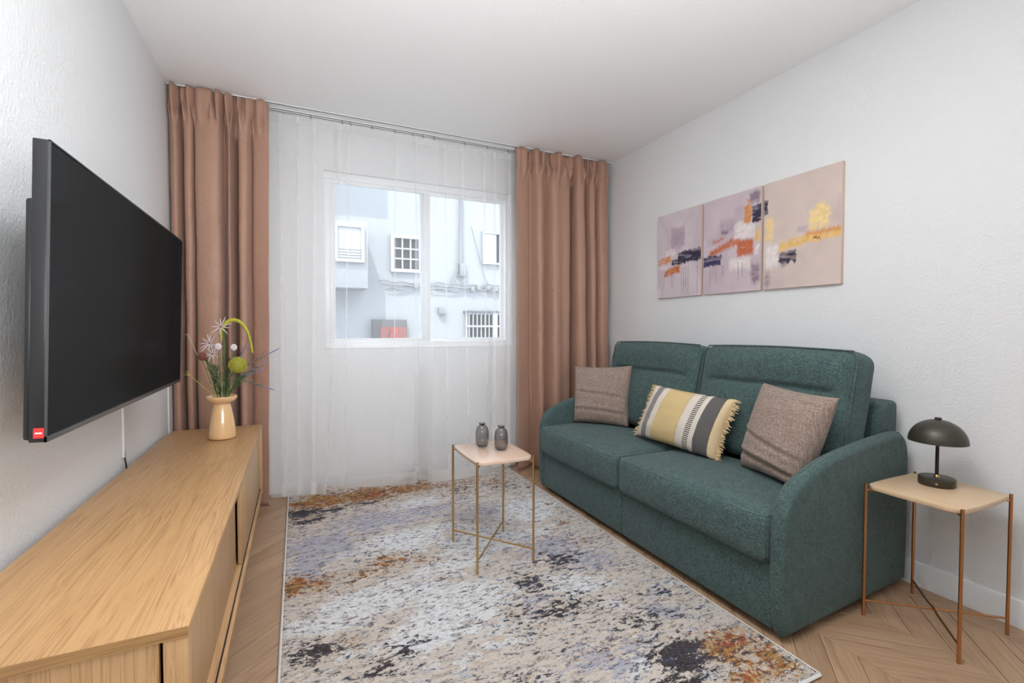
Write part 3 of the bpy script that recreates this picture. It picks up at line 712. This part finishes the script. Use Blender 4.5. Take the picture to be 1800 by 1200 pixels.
def seat(y0, y1):
    x0, x1, z0, z1 = 1.542, 2.10, .272, .462
    cx, cy, cz = (x0 + x1) / 2, (y0 + y1) / 2, (z0 + z1) / 2; sx, sy, sz = x1 - x0, y1 - y0, z1 - z0
    def fn(p):
        u, v = p.x / (sx / 2), p.y / (sy / 2)
        q = p.copy()
        if p.z > 0: q.z += .020 * (1 - u * u) * (1 - v * v) * (p.z / (sz / 2)) + .006
        if p.x < 0: q.x -= .010 * (1 - v * v) * (1 - (p.z / (sz / 2)) ** 2)
        q.z += .004 * mnoise.noise((p.x * 6, p.y * 6 + y0 * 3, 1))
        return q + Vector((cx, cy, cz))
    s = mk('seat_cushion', rbox((sx, sy, sz), .042, (14, 22, 5), fn), M_sofa, sofa, smooth=180)
    b = NB(); e = .012
    tube(b, [(x1 - .02, y0 + e, z1 - .006), (x0 + .03, y0 + e, z1 - .006), (x0 + e + .004, y0 + .03, z1 - .008)] + [(x0 + e - .002, y, z1 - .008) for y in np.linspace(y0 + .06, y1 - .06, 8)] + [(x0 + e + .004, y1 - .03, z1 - .008), (x0 + .03, y1 - e, z1 - .006), (x1 - .02, y1 - e, z1 - .006)], .0045, 6)
    tube(b, [(x0 + .013, y0 + .012, z0 + .035), (x0 + .010, y0 + .012, z1 - .03)], .004, 6)
    mk('piping', b, M_sofa_seam, s, smooth=60)
seat(1.142, 2.018); seat(2.024, 2.888)
def back(y0, y1, seed):
    w, h, t = y1 - y0, .575, .165
    MB = Matrix.Translation((2.118, (y0 + y1) / 2, .482)) @ Matrix.Rotation(math.radians(13), 4, 'Y')
    gz = .375                                   # height of the stitched headrest seam
    def fn(p):
        q = p.copy(); v = p.y / (w / 2); zz = p.z + h / 2
        if p.x < 0:
            k = max(0, 1 - abs(v) ** 6)
            f = -p.x / (t / 2)
            lowb = .030 * math.exp(-((zz - .20) / .15) ** 2); upb = .030 * math.exp(-((zz - .485) / .075) ** 2)
            gr = .026 * math.exp(-((zz - gz) / .013) ** 2) * (1 if abs(v) < .74 else max(0, 1 - (abs(v) - .74) / .10))
            q.x -= f * k * (lowb + upb - gr)
            if abs(v) > .55: q.x += .010 * f * math.exp(-((abs(v) - .80) / .03) ** 2) * math.exp(-((zz - gz) / .05) ** 2)
        q.x += .003 * mnoise.noise((p.y * 7, p.z * 7, seed)); q.z += .006 * mnoise.noise((p.y * 4, seed, 2)) + .010 * (1 - v * v) * (zz / h)
        return MB @ (q + Vector((0, 0, h / 2)))
    c = mk('back_cushion', rbox((t, w, h), .058, (5, 34, 46), fn), M_sofa, sofa, smooth=180)
    b = NB()
    for sgn in (-1, 1):
        yy = sgn * (w / 2 - .010)
        tube(b, [MB @ Vector((-t / 2 + .010, yy, z)) for z in np.linspace(.03, h - .04, 10)] + [MB @ Vector((-t / 2 + .012, sgn * (w / 2 - .03), h - .010))], .0040, 6)
    tube(b, [MB @ Vector((-t / 2 + .012, y, h - .008 + .010 * (1 - (2 * y / w) ** 2))) for y in np.linspace(-w / 2 + .03, w / 2 - .03, 12)], .004, 6)
    mk('piping', b, M_sofa_seam, c, smooth=60)
back(1.175, 2.012, 1.0); back(2.020, 2.862, 4.0)
mk('back_frame', rbox((.165, 1.70, .54), .025, (4, 20, 8), lambda p: p + Vector((2.385, 2.025, .555))), M_sofa, sofa, smooth=180)
for x in (1.66, 2.38):
    for y in (1.22, 2.82):
        bm = NB(); lathe(bm, [(.016, 0), (.018, .004), (.022, .034)], (x, y, 0), 16); mk('foot', bm, M_black, sofa, smooth=40)

# ================================================================== PILLOWS
def pillow(name, BL, BR, TL, TR, T, mat, n=44, creases=(), pinch=.055, seed=0, ears=.0):
    BL, BR, TL, TR = map(Vector, (BL, BR, TL, TR))
    nrm = (BR - BL).cross(TL - BL).normalized(); me_v = []; F = []; UV = []
    for side in (1, -1):
        for j in range(n + 1):
            for i in range(n + 1):
                u, v = -1 + 2 * i / n, -1 + 2 * j / n
                uu = u * (1 - pinch * (1 - v * v) * abs(u) ** 1.5); vv = v * (1 - pinch * (1 - u * u) * abs(v) ** 1.5)
                a, b = (uu + 1) / 2, (vv + 1) / 2
                p = (BL * (1 - a) + BR * a) * (1 - b) + (TL * (1 - a) + TR * a) * b
                t = T * ((1 - u ** 2) * (1 - v ** 2)) ** .42 * (1.08 - .18 * v)
                if side > 0:
                    for (v0, sl, amp, wd) in creases:
                        d = (v - v0 - sl * u) / wd
                        t += amp * (math.exp(-(d - .9) ** 2) * .8 - math.exp(-d * d)) * (1 - u ** 6) * (1 - v ** 8)
                t += .005 * mnoise.noise((u * 3.2, v * 3.2, seed)) * (1 - u ** 4) * (1 - v ** 4)
                me_v.append(p + nrm * t * side); UV.append((i / n, j / n))
    N = (n + 1) ** 2
    for s in (0, 1):
        for j in range(n):
            for i in range(n):
                a = s * N + j * (n + 1) + i; q = (a, a + 1, a + n + 2, a + n + 1)
                F.append(q if s == 0 else q[::-1])
    bm = NB(); vs = [bm.verts.new(p) for p in me_v]; uv = bm.loops.layers.uv.new('UVMap')
    for q in F:
        f = bm.faces.new([vs[k] for k in q])
        for l, k in zip(f.loops, q): l[uv].uv = UV[k]
    bmesh.ops.remove_doubles(bm, verts=bm.verts, dist=1e-5)
    return mk(name, bm, mat, smooth=180), nrm
def stripes():
    m = Mat('striped_cotton', .9); tc = m.node('ShaderNodeTexCoord'); sp = m.node('ShaderNodeSeparateXYZ'); m.l.new(tc.outputs['UV'], sp.inputs[0])
    cr, wh, gr, dg, ye = lin(214, 190, 150), lin(214, 204, 192), lin(132, 128, 126), lin(84, 82, 84), lin(206, 180, 128)
    st = [(0, cr), (.05, wh), (.105, gr), (.185, wh), (.265, ye), (.575, lin(120, 100, 80)), (.58, wh), (.588, ye), (.596, wh), (.785, dg), (.93, cr)]
    c = m.ramp(sp.outputs[0], st, 'CONSTANT')
    dash = m.math('MULTIPLY', m.math('GREATER_THAN', sp.outputs[0], .675), m.math('LESS_THAN', sp.outputs[0], .735))
    per = m.math('GREATER_THAN', m.math('FRACT', m.math('MULTIPLY', sp.outputs[1], 30)), .5)
    c = m.mix(m.math('MULTIPLY', dash, per), c, lin(52, 52, 60))
    co = m.coord(); f = m.noise(m.coord('Object', (300, 300, 60)), 1, 3); c = m.mix(m.math('MULTIPLY', f, .28), c, (.25, .22, .18, 1))
    m.color(c); m.bump(m.noise(co, 260, 3), .3, .003); m.p.inputs['Specular IOR Level'].default_value = .15
    return m.m
p1, _ = pillow('cushion', (1.800, 2.850, .478), (2.030, 2.520, .478), (1.880, 2.960, .868), (2.100, 2.570, .894), .078, M_taupe, creases=((-.02, -.10, .011, .06), (-.58, -.05, .012, .06)), seed=2)
tag(p1, 'taupe linen square cushion by the far sofa arm', 'cushion')
p3, _ = pillow('cushion', (1.955, 1.578, .480), (1.870, 1.225, .480), (2.075, 1.556, .886), (1.975, 1.145, .870), .085, M_taupe, creases=((-.28, -.16, .012, .06), (-.72, -.10, .020, .07)), seed=8)
tag(p3, 'taupe linen square cushion leaning inside the near sofa arm', 'cushion')
A, B, C_, D = Vector((1.88, 2.262, .497)), Vector((1.915, 1.698, .480)), Vector((1.96, 2.187, .810)), Vector((2.015, 1.660, .790))
p2, n2 = pillow('cushion', A, B, C_, D, .072, stripes(), pinch=.04, seed=5)
tag(p2, 'striped yellow grey and cream lumbar cushion with fringed ends in the middle of the sofa', 'cushion')
M_fringe = plain('cream_cotton_fringe', lin(214, 188, 146), .9)
for (P0, P1, dirn) in ((A, C_, (A - B).normalized()), (B, D, (B - A).normalized())):
    bm = NB()
    for k in range(84):
        t = (k + .5) / 84; vv = 2 * t - 1
        p = P0.lerp(P1, t) - dirn * (.04 * .33 * (1 - vv * vv)) 
        L = .017 + .016 * random.random(); e = dirn * L + Vector((random.uniform(-.006, .006), 0, random.uniform(-.016, .004))) + n2 * random.uniform(-.006, .010)
        tube(bm, [p - dirn * .004, p + e * .5 + n2 * random.uniform(-.003, .005), p + e], [.0022, .0026, .0014], 5)
    mk('fringe', bm, M_fringe, p2, smooth=60, kind='stuff')

# ================================================================== SIDE TABLES
def rrect(x0, x1, y0, y1, r, bow=.0, n=8):
    pts = []
    for cx, cy, a0 in ((x1 - r, y1 - r, 0), (x0 + r, y1 - r, 90), (x0 + r, y0 + r, 180), (x1 - r, y0 + r, 270)):
        for k in range(n + 1):
            a = math.radians(a0 + 90 * k / n); pts.append((cx + r * math.cos(a), cy + r * math.sin(a)))
    out = []
    for i, p in enumerate(pts):       # slightly bowed sides
        q = pts[(i + 1) % len(pts)]; out.append(p)
        if math.hypot(q[0] - p[0], q[1] - p[1]) > r:
            cx, cy = (x0 + x1) / 2, (y0 + y1) / 2
            for k in range(1, 8):
                t = k / 8; x = p[0] + (q[0] - p[0]) * t; y = p[1] + (q[1] - p[1]) * t; b = bow * 4 * t * (1 - t)
                if abs(q[0] - p[0]) > abs(q[1] - p[1]): y += b * (1 if y > cy else -1)
                else: x += b * (1 if x > cx else -1)
                out.append((x, y))
    return out
def side_table(legs, zt, top_mat, metal, label, lr=.0058, floor_z=0.0):
    FLc, Fc, Rc, Bc = legs; xs = [p[0] for p in legs]; ys = [p[1] for p in legs]
    x0, x1, y0, y1 = (FLc[0] + Fc[0]) / 2, (Rc[0] + Bc[0]) / 2, (Fc[1] + Rc[1]) / 2, (FLc[1] + Bc[1]) / 2
    cx, cy = (x0 + x1) / 2, (y0 + y1) / 2
    t = thing('side_table', label, 'table', (cx, cy, floor_z))
    b = NB(); prism(b, rrect(x0 - .004, x1 + .004, y0 - .004, y1 + .004, .040, .004), zt - .017, zt, 'z', bev=.003, seg=2)
    mk('tabletop', b, top_mat, t, smooth=35)
    cor = [(x0, y1), (x0, y0), (x1, y0), (x1, y1)]
    for (x, y) in cor:
        x += .002 * (1 if x > cx else -1); y += .002 * (1 if y > cy else -1)
        b = NB(); tube(b, [(x, y, floor_z), (x, y, zt + .004)], lr, 12); mk('leg', b, metal, t, smooth=60)
    zc = floor_z + .062
    for k, (i, j) in enumerate(((0, 2), (1, 3))):
        a, c = cor[i], cor[j]; b = NB(); pts = []
        for s in np.linspace(0, 1, 21):
            pts.append((a[0] + (c[0] - a[0]) * s, a[1] + (c[1] - a[1]) * s, zc + (.0 if k == 0 else .009 * math.exp(-((s - .5) / .05) ** 2))))
        tube(b, pts, lr * .72, 10); mk('crossbar', b, metal, t, smooth=60)
        b = NB(); tube(b, [(a[0], a[1], zt - .022), (c[0], c[1], zt - .022)], lr * .7, 8); mk('top_brace', b, metal, t, smooth=60)
    return t
RZ = .0125
side_table(((.760, 2.360), (.735, 2.000), (1.024, 2.005), (1.045, 2.372)), .530, M_tabletop_pink, M_brass, 'small brass legged side table standing on the rug with two glass vases', floor_z=RZ)
side_table(((2.056, 1.064), (2.051, .768), (2.408, .806), (2.408, 1.098)), .530, M_tabletop_pale, M_copper, 'copper legged side table beside the near sofa arm holding a lamp')

def glass_vase(x, y, label, s=.94):
    t = []
    outer = [(.0, 0), (.018, .0005), (.026, .004), (.033, .014), (.0355, .03), (.0365, .06), (.0355, .085), (.031, .105), (.022, .117), (.0165, .121), (.0165, .127), (.021, .133)]
    inner = [(.019, .1325), (.0140, .1265), (.0140, .1205), (.020, .1145), (.0285, .103), (.033, .085), (.034, .06), (.033, .03), (.030, .016), (.022, .008), (.0, .007)]
    b = NB(); lathe(b, [(r * s, z * s) for r, z in outer + inner], (x, y, .5302), 96, ribs=18, amp=.022)
    o = mk('glass_vase', b, M_smoke, smooth=50); tag(o, label, 'vase'); return o
glass_vase(.876, 2.275, 'ribbed smoked glass bud vase on the brass table, the one nearer the television')
glass_vase(.940, 2.172, 'ribbed smoked glass bud vase on the brass table, the one nearer the sofa')

# ================================================================== LAMP
M_olive = plain('dark_olive_metal', (.052, .046, .034, 1), .38, .35)
M_stem = plain('dark_bronze_stem', (.045, .022, .015, 1), .35, .5)
LX, LY, LZ = 2.300, .962, .530
lamp = thing('table_lamp', 'dark olive dome table lamp on the copper side table', 'lamp', (LX, LY, LZ))
bm = NB(); lathe(bm, [(.0, 0), (.056, 0), (.0575, .002), (.0575, .029), (.055, .031), (.0, .031)], (LX, LY, LZ), 64); mk('base', bm, M_olive, lamp, smooth=40)
bm = NB(); lathe(bm, [(.0, .031), (.009, .031), (.009, .036), (.006, .040), (.0, .040)], (LX, LY, LZ), 24); mk('collar', bm, M_brass, lamp, smooth=40)
bm = NB(); tube(bm, [(LX, LY, LZ + .036), (LX, LY, LZ + .255)], .0058, 14); mk('stem', bm, M_stem, lamp, smooth=60)
dome = [(.092 * math.cos(a), .172 + .088 * math.sin(a)) for a in np.linspace(0, math.pi / 2 - .10, 20)]
prof = [(.090 * math.cos(a), .172 + .0855 * math.sin(a)) for a in np.linspace(math.pi / 2 - .10, 0, 20)]
bm = NB(); lathe(bm, dome[:1] + dome + prof + [(.090, .172), (.092, .172)], (LX, LY, LZ), 72)
mk('shade', bm, M_olive, lamp, smooth=50)
bm = NB(); lathe(bm, [(.0, .256), (.011, .256), (.011, .2665), (.009, .268), (.0, .268)], (LX, LY, LZ), 24); mk('finial', bm, M_olive, lamp, smooth=40)
bdir = Vector((-LX, -LY, 0)).normalized(); bp = Vector((LX, LY, LZ + .016)) + bdir * .0565
bm = NB(); tube(bm, [bp, bp + bdir * .004], .0042, 14); mk('switch', bm, M_brass, lamp, smooth=40)

# ================================================================== WALL ART
def paint_canvas(strokes, bgc, seed, nu=180, nv=250):
    U, Vv = np.meshgrid(np.linspace(0, 1, nu), np.linspace(0, 1, nv))
    f = lambda c: np.array(lin(*c)[:3])
    img = np.ones((nv, nu, 3)) * f(bgc)
    cl = fbm(U * 4, Vv * 5, seed); img *= (0.90 + .2 * cl)[..., None]
    mv = fbm(U * 3 + 7, Vv * 3, seed + 20); k = np.clip((mv - .55) * 3, 0, .45)[..., None]; img = img * (1 - k) + f((186, 168, 176)) * k
    for (u0, u1, v0, v1, col, soft, sl) in strokes:
        drip = (u1 - u0) < .02; wk = .15 if drip else 1.0; sd = seed + int(u0 * 50 + v0 * 90) % 23
        wu = U + wk * (.05 * (fbm(U * 5, Vv * 18, sd + 5) - .5) + .03 * (fbm(U * 9, Vv * 60, sd + 6) - .5)); wv = Vv - sl * (U - (u0 + u1) / 2) + .04 * (fbm(U * 5, Vv * 5, sd + 8) - .5) + .05 * (fbm(U * 50, Vv * 5, sd + 9) - .5)
        s = max(soft, .006)
        a = np.clip((wu - u0) / s, 0, 1) * np.clip((u1 - wu) / s, 0, 1) * np.clip((wv - v0) / s, 0, 1) * np.clip((v1 - wv) / s, 0, 1)
        tex = fbm(U * 7, Vv * 50, seed + 13); a = a * np.clip(.15 + 1.75 * tex, 0, 1) if soft < .1 else a * .85
        shade = (.82 + .36 * fbm(U * 30, Vv * 30, seed + 17))[..., None]
        img = img * (1 - a[..., None]) + f(col) * shade * a[..., None]
    return img
NAVY, ORG, RUS, GOLD, PAL, MAU, DMA, CREAM = (48, 42, 66), (208, 138, 78), (192, 104, 66), (226, 184, 108), (234, 204, 142), (176, 158, 168), (140, 122, 134), (224, 214, 212)
def drips(us, v0, v1, col=(120, 96, 104)): return [(u, u + .013, v0 + .06 * math.sin(u * 40), v1, col, .004, 0) for u in us]
ART = [
 ((2.352, 2.772), 'lilac abstract canvas with a navy smear, the one of three nearest the window', (206, 193, 199),
  [(.30, .66, .57, .83, MAU, .04, 0), (.18, .45, .47, .57, CREAM, .04, 0), (.0, .34, .40, .50, ORG, .03, .1), (.34, .55, .37, .45, NAVY, .02, 0), (.48, 1.02, .38, .53, NAVY, .015, .05), (.15, .55, .25, .36, RUS, .03, .12), (.25, .45, .28, .34, ORG, .02, .1), (.0, .3, .33, .38, CREAM, .03, 0)] + drips((.04, .10, .15, .34, .38, .57, .62, .66, .72, .92), .06, .34)),
 ((1.902, 2.332), 'abstract canvas with rust and white blocks, the middle one of three', (200, 184, 190),
  [(.28, .6, .60, .78, MAU, .05, 0), (.80, 1.0, .84, .99, DMA, .04, 0), (.55, .75, .75, .9, MAU, .08, 0), (.0, .35, .50, .62, DMA, .12, 0), (.32, .48, .60, .66, (116, 106, 122), .03, 0), (.10, .66, .42, .53, RUS, .04, .22), (.15, .4, .53, .58, RUS, .03, .05), (.55, .92, .52, .71, CREAM, .03, 0), (.60, .90, .34, .53, RUS, .03, 0), (.72, .86, .66, .86, ORG, .02, 0), (.76, .82, .84, .92, ORG, .02, 0), (.85, 1.02, .66, .84, NAVY, .015, 0), (.90, 1.02, .46, .62, GOLD, .03, 0), (-.02, .34, .29, .41, (58, 54, 88), .015, 0), (.46, .86, .20, .36, CREAM, .05, 0), (.82, 1.02, .04, .30, DMA, .06, 0), (.90, 1.0, .33, .45, CREAM, .03, 0)] + drips((.12, .16, .20, .24, .36, .63, .7), .12, .30)),
 ((1.452, 1.886), 'pinkish abstract canvas with gold band, the one of three nearest the lamp', (206, 188, 180),
  [(.0, .24, .18, .44, CREAM, .05, 0), (-.02, .12, -.02, .2, DMA, .08, 0), (.0, .16, .43, .68, PAL, .05, 0), (.05, .3, .55, .64, PAL, .1, 0), (.60, .88, .46, .68, PAL, .05, 0), (.68, .84, .56, .72, PAL, .04, 0), (.44, .62, .46, .55, MAU, .05, 0), (.20, 1.02, .36, .46, GOLD, .025, .07), (.55, 1.02, .42, .49, ORG, .04, .02), (.20, .34, .33, .38, GOLD, .03, 0), (-.02, .06, .69, .84, NAVY, .015, 0), (.22, .46, .23, .34, NAVY, .015, .04), (.25, .36, .18, .25, DMA, .04, 0), (.42, .62, .24, .33, MAU, .09, 0), (.66, .77, .395, .42, (110, 50, 50), .01, 0), (.86, .98, .5, .6, ORG, .08, 0)]),
]
m = Mat('painted_canvas', .7); at = m.node('ShaderNodeAttribute', attribute_name='paint'); m.color(at.outputs['Color'])
m.bump(m.noise(m.coord('Object', (40, 60, 200)), 1, 4), .25, .003); M_art = m.m
M_artside = plain('canvas_edge', lin(206, 180, 164), .8)
for k, ((y0, y1), label, bgc, strokes) in enumerate(ART):
    z0, z1, xw = 1.376, 1.992, XR
    t = thing('canvas_picture', label, 'picture', (xw, (y0 + y1) / 2, z0), group='three abstract canvases above the sofa')
    b = NB(); box(b, xw - .020, xw - .001, y0, y1, z0, z1, .002); mk('stretcher', b, M_artside, t, smooth=30)
    nu, nv = 180, 250; img = paint_canvas(strokes, bgc, 40 + 31 * k, nu, nv)
    V = []; F = []
    for j in range(nv):
        for i in range(nu): V.append((xw - .0206, y1 - .002 - (y1 - y0 - .004) * i / (nu - 1), z0 + .002 + (z1 - z0 - .004) * j / (nv - 1)))
    for j in range(nv - 1):
        for i in range(nu - 1): a = j * nu + i; F.append((a, a + 1, a + nu + 1, a + nu))
    o = mk('painting', (V, F), M_art, t)
    ca = o.data.color_attributes.new('paint', 'FLOAT_COLOR', 'POINT')
    ca.data.foreach_set('color', np.concatenate([img, np.ones((nv, nu, 1))], -1).astype(np.float32).reshape(-1))

# ================================================================== VASE AND FLOWERS
VX, VY, VZ = -.362, 2.850, .5735
M_vase = Mat('peach_glazed_glass', .16, lin(226, 186, 138)); M_vase.p.inputs['Coat Weight'].default_value = .4
M_vase.p.inputs['Subsurface Weight'].default_value = .25; M_vase.p.inputs['Subsurface Radius'].default_value = (.03, .015, .008); M_vase.p.inputs['Subsurface Scale'].default_value = .5
_v = M_vase.noise(M_vase.coord(), 9, 2); M_vase.color(M_vase.mix(_v, lin(230, 192, 146), lin(220, 176, 126))); M_vase = M_vase.m
bm = NB()
lathe(bm, [(.0, 0), (.050, 0), (.059, .003), (.062, .010), (.061, .030), (.057, .075), (.049, .130), (.041, .170), (.038, .184), (.047, .189), (.059, .197), (.067, .208), (.071, .221), (.070, .224), (.066, .223),
           (.061, .211), (.052, .200), (.036, .193), (.033, .184), (.037, .165), (.045, .12), (.052, .06), (.054, .012), (.0, .010)], (VX, VY, VZ), 72)
vase = mk('vase', bm, M_vase, smooth=60); tag(vase, 'peach glazed flared vase at the far end of the oak sideboard', 'vase')
M_green = plain('leaf_green', (.085, .16, .04, 1), .6); M_dkgreen = plain('dark_leaf_green', (.05, .10, .035, 1), .6)
M_yg = plain('yellow_green_tassel', (.42, .40, .035, 1), .7); M_olivegl = plain('olive_flower_head', (.34, .32, .05, 1), .8)
M_lil = plain('pale_lilac_petal', (.66, .57, .60, 1), .7); M_purp = plain('purple_flower_spike', (.20, .17, .36, 1), .7)
M_ber = plain('russet_seed_head', (.22, .07, .045, 1), .7); M_twig = plain('pale_twig', (.50, .42, .26, 1), .7)
PX = 1 / 330.0                        # metres per photograph pixel at the vase
RIGHT = Vector((.99, .13, 0))
VT = Vector((VX, VY, VZ + .222))
def at(dx, dy, dep=0.0):              # offset from the vase mouth: right, up, away
    return VT + RIGHT * (dx * PX) + Vector((0, 0, dy * PX)) + Vector((-.13, .99, 0)) * dep
ROOT = VT + Vector((0, 0, -.17))
def stem_pts(tip, bend=.35, n=10, j=(0, 0)):
    mouth = VT + Vector((max(-.028, min(.028, (tip - VT).x * .3)) + j[0], max(-.026, min(.026, (tip - VT).y * .3)) + j[1], -.012))
    root = ROOT + Vector((random.uniform(-.02, .02), random.uniform(-.02, .02), 0))
    mid = mouth.lerp(tip, .45) + Vector((0, 0, .03 * bend))
    return [Vector(p) for p in catmull([tuple(root), tuple(mouth), tuple(mid), tuple(tip)], n)]
def stem(t, tip, r=.0020, mat=None, bend=.35, j=(0, 0)):
    b = NB(); pts = stem_pts(tip, bend, 12, j); tube(b, pts, r, 6); mk('stem', b, mat or M_green, t, smooth=60); return pts
def leafy(bm, pts, L, n, w=.0035, spread=.9, droop=0):
    for k in range(n):
        s = (k + .3) / n; i = min(len(pts) - 2, int(s * (len(pts) - 1))); p = pts[i].lerp(pts[i + 1], s * (len(pts) - 1) - i)
        d = (pts[i + 1] - pts[i]).normalized(); a = random.uniform(0, 2 * math.pi)
        side = Vector((math.cos(a), math.sin(a) * .8, random.uniform(-.3, .5)))
        e = (d * .7 + side * spread).normalized() * L * random.uniform(.6, 1.1); e.z -= droop
        q = d.cross(e).normalized() * w; up = e.cross(q).normalized() * w * .35
        vs = [bm.verts.new(p), bm.verts.new(p + e * .5 + q), bm.verts.new(p + e), bm.verts.new(p + e * .5 - q), bm.verts.new(p + e * .45 + up)]
        for f in ((0, 1, 4), (1, 2, 4), (2, 3, 4), (3, 0, 4), (0, 3, 2, 1)): bm.faces.new([vs[x] for x in f])
def new_stem(label, cat='flower', name='flower_stem'): return thing(name, label, cat, tuple(ROOT), group='dried and fresh stems in the peach vase')
def star(center, n, L, r, face, mat, t, name='petal', up=.25):
    f = Vector(face).normalized(); a = f.cross(Vector((0, 0, 1))).normalized(); c = f.cross(a)
    for k in range(n):
        th = 2 * math.pi * k / n + random.uniform(-.15, .15)
        d = (a * math.cos(th) + c * math.sin(th) + f * up).normalized() * L * random.uniform(.75, 1.15)
        b = NB(); tube(b, [center + d * .12, center + d * .55 + f * .002, center + d], [r * .7, r, r * .45], 6); mk(name, b, mat, t, smooth=60)
TOCAM = (.25, -.97, .1)
for lab, (dx, dy, dep), n, L in (('thin petalled pale lilac star flower highest in the vase', (0, 120, -.01), 9, .050), ('thin petalled pale lilac star flower left of the vase centre', (-16, 92, -.03), 11, .055), ('thin petalled pale lilac star flower just above the russet seed head', (-12, 74, -.05), 9, .045)):
    t = new_stem(lab); c = at(dx, dy, dep); stem(t, c, .0019, M_twig)
    star(c, n, L, .0026, TOCAM if dx == 0 else (-.5, -.8, .25), M_lil, t)
    b = NB(); lathe(b, [(0, -.006), (.005, -.004), (.006, 0), (.004, .005), (0, .006)], tuple(c), 10); mk('flower_centre', b, M_ber, t, smooth=60)
# arching tassel
t = new_stem('arching yellow green tassel curving over to the right above the vase'); stem(t, at(0, 96, .0), .0026, M_green)
b = NB(); path = [Vector(p) for p in catmull([tuple(at(*q)) for q in ((0, 96, 0), (2, 116, 0), (12, 130, -.005), (26, 130, -.01), (38, 116, -.015), (44, 96, -.02), (47, 74, -.02))], 40)]
tube(b, path, [.006 + .004 * math.sin(math.pi * min(1, i / 30)) + .0012 * math.sin(i * 2.3) for i in range(39)] + [.003], 10); mk('tassel', b, M_yg, t, smooth=60)
b = NB(); leafy(b, path, .012, 240, .0022, 1.2); mk('tassel_bristles', b, M_yg, t, kind='stuff')
# globe
t = new_stem('round olive yellow globe flower beside the vase mouth on the right'); c = at(24, 54, -.05); stem(t, c, .0028, M_green)
b = NB(); bmesh.ops.create_icosphere(b, subdivisions=3, radius=.036, matrix=Matrix.Translation(c)); mk('flower_head', b, M_olivegl, t, smooth=180)
b = NB()
for k in range(220):
    z = 1 - 2 * (k + .5) / 220; th = k * 2.39996; r = math.sqrt(1 - z * z); d = Vector((r * math.cos(th), r * math.sin(th), z))
    tube(b, [c + d * .033, c + d * .043], [.0026, .0018], 5)
mk('florets', b, M_yg, t, kind='stuff')
# purple spikes
for lab, tip, mid in (('long purple flower spike reaching furthest right from the vase', (92, 82, -.02), (34, 50, -.02)), ('purple flower spike just below the long right hand spike', (70, 60, -.06), (28, 34, -.05)), ('purple flower spike drooping to the lower right of the vase', (82, 6, -.04), (34, 26, -.04)), ('short purple spike standing behind the globe flower', (40, 92, .04), (18, 40, .03)), ('purple flower spike ending level with the globe flower', (66, 48, -.07), (30, 30, -.05))):
    t = new_stem(lab); a, e = at(*mid), at(*tip); pts = stem(t, a, .0018, M_green)
    b = NB(); ax = [a.lerp(e, s) for s in np.linspace(0, 1, 10)]; tube(b, ax, [.0022] * 4 + [.0034] * 4 + [.003, .0015], 6); mk('flower_spike', b, M_purp, t, smooth=60)
    b = NB(); leafy(b, [a.lerp(e, s) for s in np.linspace(-.15, .62, 8)], .022, 34, .003, .8); mk('leaves', b, M_green, t, kind='stuff')
# seed head, blossoms
t = new_stem('russet seed head on the left of the bouquet'); c = at(-26, 70, -.03); stem(t, c, .002, M_twig)
b = NB()
for k in range(46):
    z = 1 - 2 * (k + .5) / 46; th = k * 2.39996; r = math.sqrt(1 - z * z)
    bmesh.ops.create_icosphere(b, subdivisions=1, radius=.0062, matrix=Matrix.Translation(c + Vector((r * math.cos(th), r * math.sin(th), z)) * .017))
mk('seeds', b, M_ber, t, smooth=180, kind='stuff')
for lab, q in (('small white blossom in the middle of the bouquet', (-4, 86, -.04)), ('small white blossom above the globe flower', (19, 84, -.02))):
    t = new_stem(lab); c = at(*q); stem(t, c, .0018, M_green)
    for k in range(7):
        th = k * 2.4; d = Vector((math.cos(th) * .6, -.5, math.sin(th) * .8)).normalized()
        b = NB(); bmesh.ops.create_icosphere(b, subdivisions=2, radius=.009, matrix=Matrix.Translation(c + d * .010) @ Matrix.Diagonal((1, .6, 1.2, 1))); mk('petal', b, M_lil, t, smooth=180)
# foliage sprigs
for lab, tip, L, n, mt in (('feathery green sprig on the left side of the vase', (-20, 66, -.02), .045, 70, M_green), ('upright green leafy sprig in the centre of the vase', (6, 112, -.01), .026, 90, M_green), ('dark green sprig behind the globe flower', (14, 60, .02), .040, 70, M_dkgreen), ('green sprig leaning right under the globe flower', (34, 36, -.03), .034, 60, M_dkgreen), ('short dark green sprig at the left of the mouth', (-8, 50, -.05), .05, 60, M_dkgreen)):
    t = new_stem(lab, 'greenery', 'foliage_sprig'); pts = stem(t, at(*tip), .0020, mt)
    b = NB(); leafy(b, pts[4:], L, n, .0034, .75); mk('leaves', b, mt, t, kind='stuff')
for lab, tip, mt in (('bare pale twig slanting to the upper left', (-44, 100, 0), M_twig), ('thin yellow green twig with forked tip low on the left', (-44, 38, -.02), M_yg)):
    t = new_stem(lab, 'twig', 'twig'); e = at(*tip); pts = stem(t, e, .0015, mt, bend=.2)
    b = NB(); d = (pts[-1] - pts[-3]).normalized()
    for s in (-.5, .1, .6): tube(b, [e, e + (d + Vector((0, 0, s))).normalized() * .03], [.0014, .0008], 5)
    mk('tip', b, mt, t, smooth=60)
